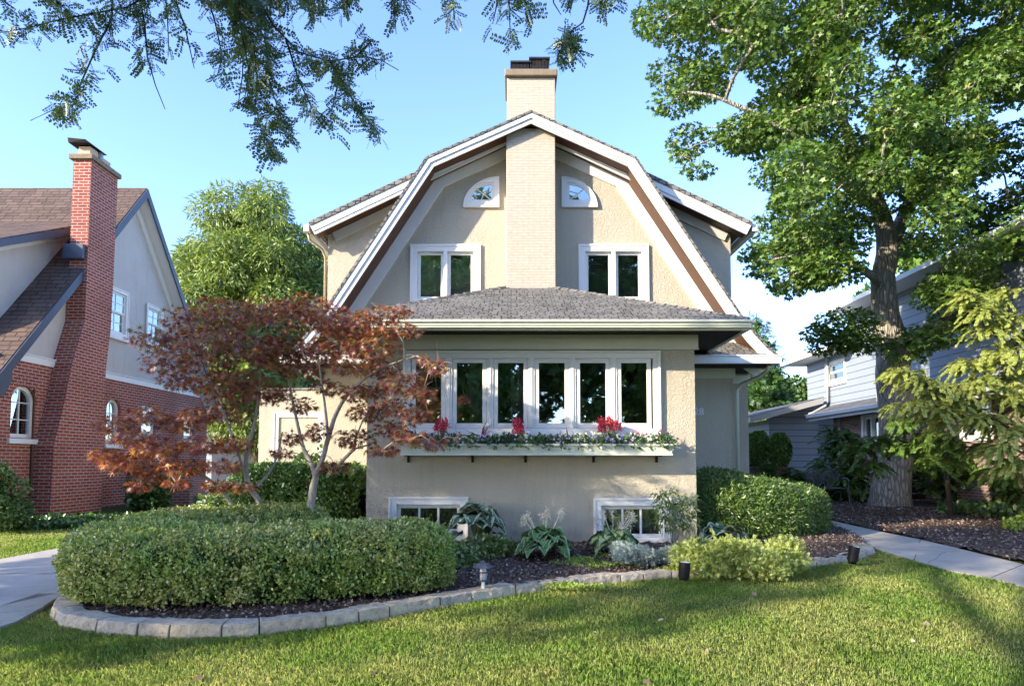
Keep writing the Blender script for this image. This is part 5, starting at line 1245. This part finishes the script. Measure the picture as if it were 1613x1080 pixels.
# ---- hostas
def hosta(label, px, py, r, n, mat, hgt, leaf, fl=0, fh=.4, dz=.08):
    p = gnd(px, py, dz); o = thing('hosta_plant', tuple(p), label, 'hosta'); V, Fc, UV = [], [], []
    for k in range(n):
        a = RG.uniform(0, 6.283); e = RG.random(); rr = r * (.25 + .75 * e); d = np.array([math.cos(a), math.sin(a), 0]); s = norm(np.array([-d[1], d[0], RG.normal() * .3])[None])[0]; h0 = hgt * math.sqrt(max(.12, 1.1 - e * e)) * random.uniform(.8, 1.12)
        tipz = h0 - leaf * (.05 + .55 * e); b = len(V); st = d * (rr - leaf * .55)
        for i in range(6):
            t = i / 5; w = leaf * .52 * math.sin(math.pi * min(1, (t * .93 + .07)) ** .75) if i < 5 else .003
            c = np.array(p) + st + d * leaf * t * .9 + np.array([0, 0, h0 + (tipz - h0) * t ** 1.8 + .035 * math.sin(3 * t)])
            for j in (-1, 0, 1): V.append(c + s * w * j + np.array([0, 0, .22 * w * abs(j) + .006 * math.sin(k + i * 2 + j)])); 
        for i in range(5):
            for j in (0, 1): q = b + i * 3 + j; Fc.append([q, q + 1, q + 4, q + 3]); UV += [(j - 1, i / 5), (j, i / 5), (j, (i + 1) / 5), (j - 1, (i + 1) / 5)]
    ob = np_mesh('leaves', np.array(V), (np.full(len(Fc), 4), np.array(Fc).ravel()), M[mat], o, uv=np.array(UV, float))
    ob.data.polygons.foreach_set('use_smooth', [True] * len(ob.data.polygons))
    m = MB()
    for k in range(n):
        a = RG.uniform(0, 6.283); m.tube([p, p + Vector((math.cos(a) * r * .3, math.sin(a) * r * .3, hgt * .8))], [.008, .004], 4, False)
    m.build('leaf_stalks', M['stem_g'], o)
    if fl:
        m = MB(); P = []
        for k in range(fl):
            a = random.uniform(0, 6.28); t = p + Vector((math.cos(a) * r * .75, math.sin(a) * r * .4, hgt + fh * random.uniform(.45, 1)))
            m.tube([p + Vector((0, 0, hgt * .5)), p.lerp(t, .6) + Vector((0, 0, .05)), t], [.008, .006, .004], 4, False)
            for q in range(34): f = random.uniform(-.11, .02); P.append((t.x + random.gauss(0, .018), t.y + random.gauss(0, .018), t.z + f))
        m.build('flower_stalks', M['dry'], o); P = np.array(P); leaves('dry_flowers', P, rnd_dir(len(P), -.5), rnd_dir(len(P)), .05, 'long', M['dry'], o)
    return o
hosta('green hosta with dry flower stalks in the middle of the bed below the sunroom wall', 858, 878, .38, 130, 'hosta_g', .30, .17, 11, .36)
hosta('cream leaved hosta in front of the right basement window', 967, 872, .36, 80, 'hosta_y', .26, .18, 9, .36)
hosta('tall white edged hosta between the boxwood hedge and the left basement window', 752, 862, .42, 55, 'hosta_w', .50, .25, 0)
hosta('white edged hosta behind the golden thread shrub at the foot of the yew hedge', 1135, 862, .4, 34, 'hosta_w', .26, .22, 0)
bush('low_shrub', 'sparse low shrub between the boxwood hedge and the middle hosta', (-.35, 9.1), (.5, .28, .17), 1700, .05, 'oval', 'l_shrub')
bush('low_shrub', 'straggly brownish plant at the right end of the boxwood hedge', (-.62, 8.35), (.25, .2, .18), 700, .05, 'oval', 'l_shrub')
# blue catmint and golden thread cypress
p = gnd(1040, 890, .08); o = thing('catmint_plant', tuple(p), 'mound of fine blue grey foliage left of the golden thread shrub', 'plant')
cl = [((p.x + random.uniform(-.5, .5), p.y + random.uniform(-.2, .3), p.z + random.uniform(.05, .17)), (.17, .15, .08)) for k in range(16)]
foliage('foliage', cl, 9000, .038, 'spray', M['l_blue'], o, .5, .3)
p = gnd(1168, 902, .08); o = thing('thread_cypress', tuple(p), 'bright yellow green feathery low shrub behind the stone edging', 'shrub')
cl = [((p.x + random.uniform(-.62, .62), p.y + random.uniform(-.2, .35), p.z + random.uniform(.03, .26)), (.19, .17, .12)) for k in range(30)]
fronds(o, 'foliage', cl, 20, .2, 34, .042, 'l_thread', droop=.35, upw=.6, spread=.6)
foliage('inner_foliage', [(c, (r[0] * 1.1, r[1] * 1.1, r[2] * 1.1)) for c, r in cl], 16000, .045, 'spray', M['l_thread'], o, .3, .5)
grow('stems', [([p, p + Vector((0, 0, .1))], [.02, .015])], [c for c, r in cl[:14]], M['bark_d'], o, .004, 5, .2, twigs=2, twig_len=.12)
# small willow-leaf shrub tree
p = gnd(1062, 868, .06); o = thing('young_shrub', tuple(p), 'slender light green young shrub in front of the sunroom corner beside the right basement window', 'shrub')
sh = [(1060, 785, .2, .2, .14), (1045, 800, .16, .16, .12), (1078, 800, .18, .18, .12), (1062, 812, .2, .2, .12), (1085, 820, .16, .16, .1), (1045, 822, .14, .15, .1), (1070, 830, .17, .15, .08), (1040, 778, .09, .1, .08), (1085, 786, .12, .1, .1)]
cl = [(tuple(at(a, b, p.y)), (c, d, e)) for a, b, c, d, e in sh]
grow('stems', [([p, p + Vector((.0, 0, .2)), p + Vector((.0, 0, .42))], [.014, .012, .008]), ([p + Vector((.02, 0, 0)), p + Vector((.08, 0, .35))], [.01, .007]), ([p + Vector((-.02, 0, 0)), p + Vector((-.07, 0, .4))], [.01, .006])], [c for c, r in cl], M['bark_s'], o, .004, 5, .2, twigs=3, twig_len=.15)
foliage('foliage', cl, 900, .085, 'long', M['l_shrub'], o, -.8, .4)

# ---- potted evergreens and bench
for px, py, Y, w, h, lab in ((1197, 735, 18.6, .30, .95, 'round topped potted evergreen, the middle one by the grey house wing'), (1229, 735, 18.6, .29, .9, 'round topped potted evergreen, right one in front of the grey house wing'), (1181, 735, 19.0, .2, .9, 'potted evergreen half hidden behind the stucco corner')):
    c = at(px, py, Y); o = thing('potted_evergreen', (c.x, c.y, gz(Y)), lab, 'potted plant'); base = c.z
    m = MB(); m.lathe([(.24, 0), (.27, base - gz(Y) - .06), (.30, base - gz(Y) - .05), (.30, base - gz(Y))], (c.x, c.y, gz(Y)), 16); m.build('pot', M['terracotta'], o)
    n = 5200; a = RG.uniform(0, 6.283, n); t = RG.random(n); rr = w * np.sin(np.pi * np.clip(t * .9 + .06, 0, 1)) ** .55 * (1 + .05 * np.sin(a * 5)); P = np.stack([c.x + rr * np.cos(a), c.y + rr * np.sin(a), base + t * h], 1)
    N = np.stack([np.cos(a), np.sin(a), (t - .4) * 1.6], 1); leaves('foliage', P - norm(N) * (RG.random(n) * .05)[:, None], norm(N * .6 + RG.normal(size=(n, 3)) * .5 + [0, 0, .4]), norm(N + RG.normal(size=(n, 3)) * .4), .07, 'quad', M['l_hedge'], o)
c = at(1208, 742, 17.6); o = thing('ball_shrub', (c.x, c.y, gz(17.6)), 'small clipped green ball shrub in front of the potted evergreens', 'shrub')
n = 3000; d = norm(RG.normal(size=(n, 3))); leaves('foliage', np.array([c.x, c.y, c.z - .02]) + d * .2, norm(d + RG.normal(size=(n, 3)) * .5), norm(d + RG.normal(size=(n, 3)) * .4), .045, 'quad', M['l_yew'], o)
m = MB(); m.tube([(c.x, c.y, gz(17.6)), (c.x, c.y, c.z)], .02, 6); m.build('stem', M['bark_d'], o)
bc = at(1303, 770, 17.2); bz = gz(17.2); bn = thing('garden_bench', (bc.x, bc.y, bz), 'ornate cast metal garden bench with lattice back among the yew shrubs', 'bench'); bx_, by_ = bc.x, bc.y
m = MB(); 
for k in range(7): m.box(bx_ - .42, bx_ + .42, by_ - .22 + k * .065, by_ - .18 + k * .065, bz + .42, bz + .44)
m.build('seat', M['bench'], bn)
m = MB()
for s in (-1, 1):
    cx_ = bx_ + s * .215
    ringp = [(cx_ + .2 * math.copysign(abs(math.cos(t)) ** .7, math.cos(t)), by_ + .25, bz + .66 + .22 * math.copysign(abs(math.sin(t)) ** .8, math.sin(t))) for t in [2 * math.pi * i / 20 for i in range(21)]]
    m.tube(ringp, .016, 6)
    for k in range(-3, 4):
        x = cx_ + k * .055; hh = .2 * math.sqrt(max(0, 1 - (k / 4) ** 2)); m.tube([(x - .06, by_ + .25, bz + .66 - hh), (x + .06, by_ + .25, bz + .66 + hh)], .008, 5); m.tube([(x + .06, by_ + .25, bz + .66 - hh), (x - .06, by_ + .25, bz + .66 + hh)], .008, 5)
m.build('backrest', M['bench'], bn)
for s in (-1, 1):
    x = bx_ + s * .44; m = MB(); m.tube([(x, by_ + .26, bz + .66), (x, by_ + .05, bz + .68), (x, by_ - .18, bz + .66), (x, by_ - .24, bz + .6), (x, by_ - .2, bz + .5), (x, by_ - .24, bz + .42)], .016, 6); m.build('armrest', M['bench'], bn)
    for y in (-.22, .24): m = MB(); m.tube([(x, by_ + y, bz + .44), (x, by_ + y * .95, bz + .2), (x, by_ + y * 1.15, bz)], [.02, .016, .02], 6); m.build('leg', M['bench'], bn)

# ---- lights
p = gnd(761, 932, .07); o = thing('path_light', tuple(p), 'black lantern shaped path light on a white stake in the mulch beside the boxwood hedge', 'garden light'); z = p.z
m = MB(); m.lathe([(.115, .255), (.10, .262), (.06, .29), (.02, .30), (.018, .315), (0.005, .32)], p, 6); m.build('cap', M['navy'], o)
m = MB()
for k in range(6): a = k * math.pi / 3; m.tube([(p.x + .07 * math.cos(a), p.y + .07 * math.sin(a), z + .26), (p.x + .06 * math.cos(a), p.y + .06 * math.sin(a), z + .12)], .005, 4)
m.lathe([(.066, .115), (.07, .12), (.066, .128)], p, 12); m.lathe([(.072, .2), (.075, .204), (.072, .208)], p, 12); m.build('cage', M['navy'], o)
m = MB(); m.lathe([(.035, .12), (.04, .2), (.035, .25)], p, 12); m.build('lens', M['white_fl'], o, smooth=True)
m = MB(); m.tube([(p.x, p.y, z - .02), (p.x, p.y, z + .115)], .018, 8); m.build('stake', M['trim'], o)
for px, py, h, lab, tl in ((1077, 910, .17, 'black cylinder spotlight left of the golden thread shrub on the edging', .02), (1245, 884, .16, 'black cylinder spotlight half hidden at the right side of the golden thread shrub', 0), (1342, 884, .18, 'tilted black cylinder spotlight near the right end of the stone edging', .05)):
    p = gnd(px, py, .08); o = thing('spotlight', tuple(p), lab, 'garden light', 'black cylinder spotlights in the bed')
    m = MB(); m.tube([(p.x, p.y, p.z - .02), (p.x + tl * .2, p.y + .01, p.z + .02), (p.x + tl, p.y + .02, p.z + h)], [.05, .062, .064], 18, False); m.tube([(p.x + tl, p.y + .02, p.z + h - .012), (p.x + tl, p.y + .02, p.z + h - .01)], .06, 18); m.build('housing', M['black'], o, smooth=True)
    m = MB(); m.tube([(p.x + tl, p.y + .02, p.z + h - .008), (p.x + tl, p.y + .02, p.z + h + .003)], .052, 18); m.build('lens', M['trim'], o)

# ---- honey locust hanging in from the upper left
lo = thing('honey_locust_tree', (-8.5, -5.2, gz(-5.2)), 'honey locust whose feathery branches hang in from the top of the picture', 'tree')
TW_ = [  # (points in the photo with distance, spacing of leaves, leafed part)
 ([(290, -40), (200, 12), (100, 30), (40, 45), (-20, 55)], 5.0, 1.4, 0, 1), ([(178, -30), (176, 30), (150, 80), (130, 125), (116, 165), (80, 175), (48, 190)], 5.1, 1.1, 0, .82), ([(215, -30), (228, 40), (232, 90), (245, 135), (260, 172)], 5.3, 1.1, 0, .72),
 ([(258, -30), (264, 30), (266, 80)], 5.5, .7, 0, 1), ([(265, -30), (292, 45), (306, 108)], 4.9, .5, 0, .8), ([(365, -30), (384, 60), (382, 120), (374, 172)], 5.2, .6, 0, .6),
 ([(330, -40), (368, 20), (398, 60), (405, 120), (402, 170), (412, 205), (432, 245)], 5.0, 2.2, 0, 1), ([(350, -40), (395, 10), (420, 70), (425, 130), (440, 180), (455, 215)], 5.3, 2.2, 0, 1), ([(320, -30), (340, 40), (350, 90), (342, 120)], 5.4, 1.6, 0, 1), ([(375, -40), (378, 40), (392, 110), (385, 160)], 4.8, 1.8, 0, 1),
 ([(390, -30), (430, 40), (470, 82), (520, 97), (572, 88), (602, 96), (628, 111)], 5.0, 1.3, 0, .85), ([(450, 60), (470, 125), (490, 168), (525, 195)], 5.0, 1.2, .2, 1), ([(520, 97), (548, 145), (572, 182), (600, 213)], 4.9, 1.7, 0, 1), ([(540, 100), (528, 150), (520, 185)], 5.1, 1.2, 0, 1), ([(560, 90), (585, 65), (562, 60)], 5.1, .8, .4, 1),
 ([(300, -40), (330, -5), (400, 5), (470, -8)], 4.8, 1.8, 0, 1), ([(500, -50), (496, 0), (490, 18)], 5.2, 2, 0, 1), ([(560, -50), (548, 0), (535, 15)], 5.2, 2, 0, 1), ([(-20, -30), (10, 5), (25, 15)], 5.0, 1.4, 0, 1), ([(70, -30), (90, 5), (110, 20)], 5.2, 1.4, 0, 1),
 ([(615, -50), (621, 10), (624, 54)], 5.0, .9, 0, .5), ([(634, -50), (632, 10)], 5.1, 1.4, 0, 1), ([(712, -50), (714, 10), (716, 32)], 5.0, .9, 0, 1), ([(800, -50), (802, 10), (804, 62)], 5.0, 1, 0, 1), ([(790, -50), (782, 10), (776, 38)], 5.2, .7, 0, 1), ([(818, -50), (826, 0), (834, 20)], 5.0, 1.2, 0, 1), ([(868, -50), (872, 5), (884, 24)], 5.0, .0, 0, 0),
 ([(935, -60), (926, 10), (918, 36), (902, 48), (890, 66), (878, 92)], 5.0, 1.2, .7, 1), ([(895, 55), (905, 75), (903, 88)], 5.0, 1.4, .1, 1), ([(905, -60), (898, 5)], 5.0, 1.4, .4, 1), ([(955, -60), (950, 0), (940, 18)], 5.1, 1.5, 0, 1), ([(975, -60), (968, 6)], 5.0, 1, 0, 1)]
mb = MB(); LP_, LD_, LS_ = [], [], []
limb_a = [Vector((-8.5, -5.2, -.1)), Vector((-8.3, -4.6, 3.0)), Vector((-7.4, -1.8, 5.2)), Vector((-4.2, 3.2, 6.0)), Vector((-2.4, 4.4, 6.5)), Vector((-.8, 5.2, 6.7)), Vector((.8, 5.6, 6.6))]
limb_b = [Vector((-7.4, -1.8, 5.2)), Vector((-6.0, 1.6, 5.3)), Vector((-4.6, 3.6, 5.4)), Vector((-3.4, 4.8, 5.7)), Vector((-2.0, 5.4, 5.6))]
mb.tube(limb_a, [.22, .19, .15, .09, .06, .04, .02], 12); mb.tube(limb_b, [.1, .08, .06, .04, .02], 8)
nodes_ = limb_a[3:] + limb_b[1:]
for pts, Y, dens, f0, f1 in TW_:
    ps = [at(x, y, Y + .15 * math.sin(i * 2 + x)) for i, (x, y) in enumerate(pts)]
    nn = min(nodes_, key=lambda q: (q - ps[0]).length)
    if pts[0][1] < -20: mb.tube([nn, nn.lerp(ps[0], .5) + Vector((0, 0, .15)), ps[0]], [.012, .01, .007], 5)
    mb.tube(ps, [.009 - .006 * i / (len(ps) - 1) for i in range(len(ps))], 5)
    cum = [0]
    for a, b in zip(ps, ps[1:]): cum.append(cum[-1] + (b - a).length)
    nl = int(cum[-1] / .05 * dens * 3.2)
    for k in range(nl):
        f = f0 + (f1 - f0) * random.random(); s_ = f * cum[-1]
        i = max(j for j in range(len(ps) - 1) if cum[j] <= s_ + 1e-9); q = ps[i].lerp(ps[i + 1], (s_ - cum[i]) / (cum[i + 1] - cum[i]))
        LP_.append(tuple(q + Vector((random.gauss(0, .015), random.gauss(0, .05), random.gauss(0, .015))))); LD_.append((random.gauss(0, .8), random.gauss(0, .7), random.gauss(-.6, .6))); LS_.append(random.uniform(.08, .16))
LP_, LD_ = np.array(LP_), np.array(LD_); n = len(LP_)
mb.build('trunk', M['bark_d'], lo, uv=False, recalc=False, smooth=True)
leaves('crown', LP_, LD_, rnd_dir(n), np.array(LS_), 'locust', M['l_loc'], lo)
cl = []
for c in [(-6.3, 1.7, 6.9, 2.3, 1.6, 1.5), (-3.6, 2.4, 6.9, 1.8, 1.5, 1.3), (-7.8, 2.3, 6.6, 1.4, 1.2, 1.5), (-5.2, 3.3, 8.2, 1.6, 1.0, .6), (-1.2, 2.6, 6.8, 1.3, 1.3, 1.0)]:
    for k in range(13): b = in_ball(1, .2)[0]; cl.append(((c[0] + b[0] * c[3], c[1] + b[1] * c[4], c[2] + b[2] * c[5]), (.7, .7, .4)))
grow('upper_branches', [(limb_a[2:], [.12, .08, .05, .03, .02])], [c for c, r in cl], M['bark_d'], lo, .008, 5, .3, twigs=1, twig_len=.4)
foliage('upper_crown', cl, 11000, .2, 'locust', M['l_loc'], lo, -.4, .8)

# ---- background and street trees
def tree(name, label, x, y, h, crown, nl, size, kind, mat, trunk_r=.2, clumps=60, z0=None, group=None, cr=(.5, 1), flat=.7, ground=None, droop=-.4):
    """crown: list of (cx,cy,cz,rx,ry,rz)"""
    g = gz(y); o = thing(name, (x, y, g), label, 'tree', group); cl = []
    vol = [c[3] * c[4] * c[5] for c in crown]; tv = sum(vol)
    for c, v in zip(crown, vol):
        for k in range(max(3, int(clumps * v / tv))):
            b = in_ball(1, .15)[0]; r = random.uniform(*cr); cl.append(((c[0] + b[0] * c[3], c[1] + b[1] * c[4], c[2] + b[2] * c[5]), (r, r, r * flat)))
    grow('trunk', [([Vector((x, y, g - .1)), Vector((x + .1, y, g + h * .3)), Vector((x, y + .1, g + h * .6)), Vector((x + .1, y, g + h * .85))], [trunk_r * 1.2, trunk_r, trunk_r * .6, trunk_r * .2])], [c for c, r in cl], M['bark_d'], o, .02, 6, .3, twigs=1, twig_len=.6)
    foliage('crown', cl, nl, size, kind, M[mat], o, droop, .6, .1)
    return o
# pale tree behind the gap between the two left houses
tree('willow_tree', 'pale yellow green airy tree rising between the brick house and the stucco house', -11.2, 30, 12, [(-11.4, 30, 10.0, 2.8, 2.5, 3.6), (-13.0, 30, 7.6, 2.2, 2.5, 3.0), (-9.9, 30, 8.2, 2.2, 2.4, 3.6), (-11, 30, 4.6, 3.4, 2.5, 2.6)], 110000, .26, 'long', 'l_will', .25, 150, cr=(.8, 1.4), droop=-.5)
tree('background_tree', 'thin dark trunked tree behind the square clipped hedge', -6.7, 19, 4.5, [(-6.7, 19, 4.3, 1.3, 1.2, 1.3)], 3500, .14, 'oval', 'l_bg', .13, 18, cr=(.4, .6))
tree('background_tree', 'green leafy tree far behind the low roofs between the stucco and grey houses', 15.5, 40, 6, [(15.3, 40, 5.0, 2.6, 2, 1.7), (13.6, 39, 4.0, 1.8, 1.5, 1.4)], 9000, .25, 'oval', 'l_bg', .2, 36, cr=(.5, .9))
def conifer(label, x, y, h, r, n, mat='l_yew'):
    o = thing('conifer_tree', (x, y, gz(y)), label, 'tree'); g = gz(y); m = MB(); m.tube([(x, y, g), (x, y, g + h)], [.2, .02], 8); cl = []
    for k in range(26):
        t = .25 + .75 * k / 26; z = g + h * t; R_ = r * (1 - t) ** .8 + .25
        for q in range(5): a = random.uniform(0, 6.28); p_ = Vector((x + R_ * .7 * math.cos(a), y + R_ * .7 * math.sin(a), z - .15)); cl.append((tuple(p_), (R_ * .5, R_ * .5, .13))); m.tube([(x, y, z), p_], [.03, .01], 4, False)
    m.build('trunk', M['bark_d'], o); foliage('crown', cl, n, .35, 'spray', M[mat], o, -.3, 1)
conifer('dark spruce top showing between the stucco house roof and the sky at right', 12.3, 34, 8.5, 2.0, 5200)
tree('background_tree', 'bright yellow green tree glimpsed above the low grey roof', 18.6, 42, 5.5, [(18.4, 42, 5.2, 1.3, 1.3, 1.0)], 2500, .25, 'oval', 'l_will', .15, 12, cr=(.4, .7))
tree('background_tree', 'tall green tree mass behind the grey house at the right edge', 24, 36, 12, [(24, 36, 9, 5, 4, 4.5)], 9000, .5, 'maple', 'l_maple', .4, 40, cr=(1.0, 1.8))
tree('background_tree', 'low green tree between the brick house and the garage', -9.2, 25.5, 5, [(-9.4, 25.5, 4.4, 1.5, 1.2, 1.3)], 4500, .2, 'oval', 'l_will', .12, 20, cr=(.4, .7))
# street trees outside the picture: they shade the bed and show in the window glass
for i, (x, y, h, r, lab, n) in enumerate([(-13.0, 2.0, 9.2, 2.7, 'unseen tree at the left across the driveway, crown shaped to shade the bed', 8500), (-10.5, -14, 17, 6, 'tall street tree across the road, at the left', 12000), (0.5, -18, 19, 6.5, 'tall street tree across the road, in the middle', 14000), (11, -14, 17, 6, 'tall street tree across the road, at the right', 12000), (-5, -24, 20, 6.5, 'big street tree far behind the others, left of the middle one', 9000), (7.5, -24, 20, 6.5, 'big street tree far behind the others, right of the middle one', 9000)]):
    crown = [(x, y, h * .54, r, r, h * .44)] if i else [(x, y - .9, 5.5, 1.8, 1.6, 2.2), (x, y + 1.3, 5.7, 1.9, 2.3, 2.6), (x, y - 3.6, 7.2, .8, .7, .7)]  # first tree's crowns are placed and sized for their shade on bed and lawn
    tree('street_tree', lab, x, y, h, crown, n if i == 0 else n * 2, .22 if i == 0 else .42, 'maple', 'l_maple' if i == 0 else 'l_bg', .22, 70, group='street trees', cr=(.5, .9) if i == 0 else (1.1, 1.9))
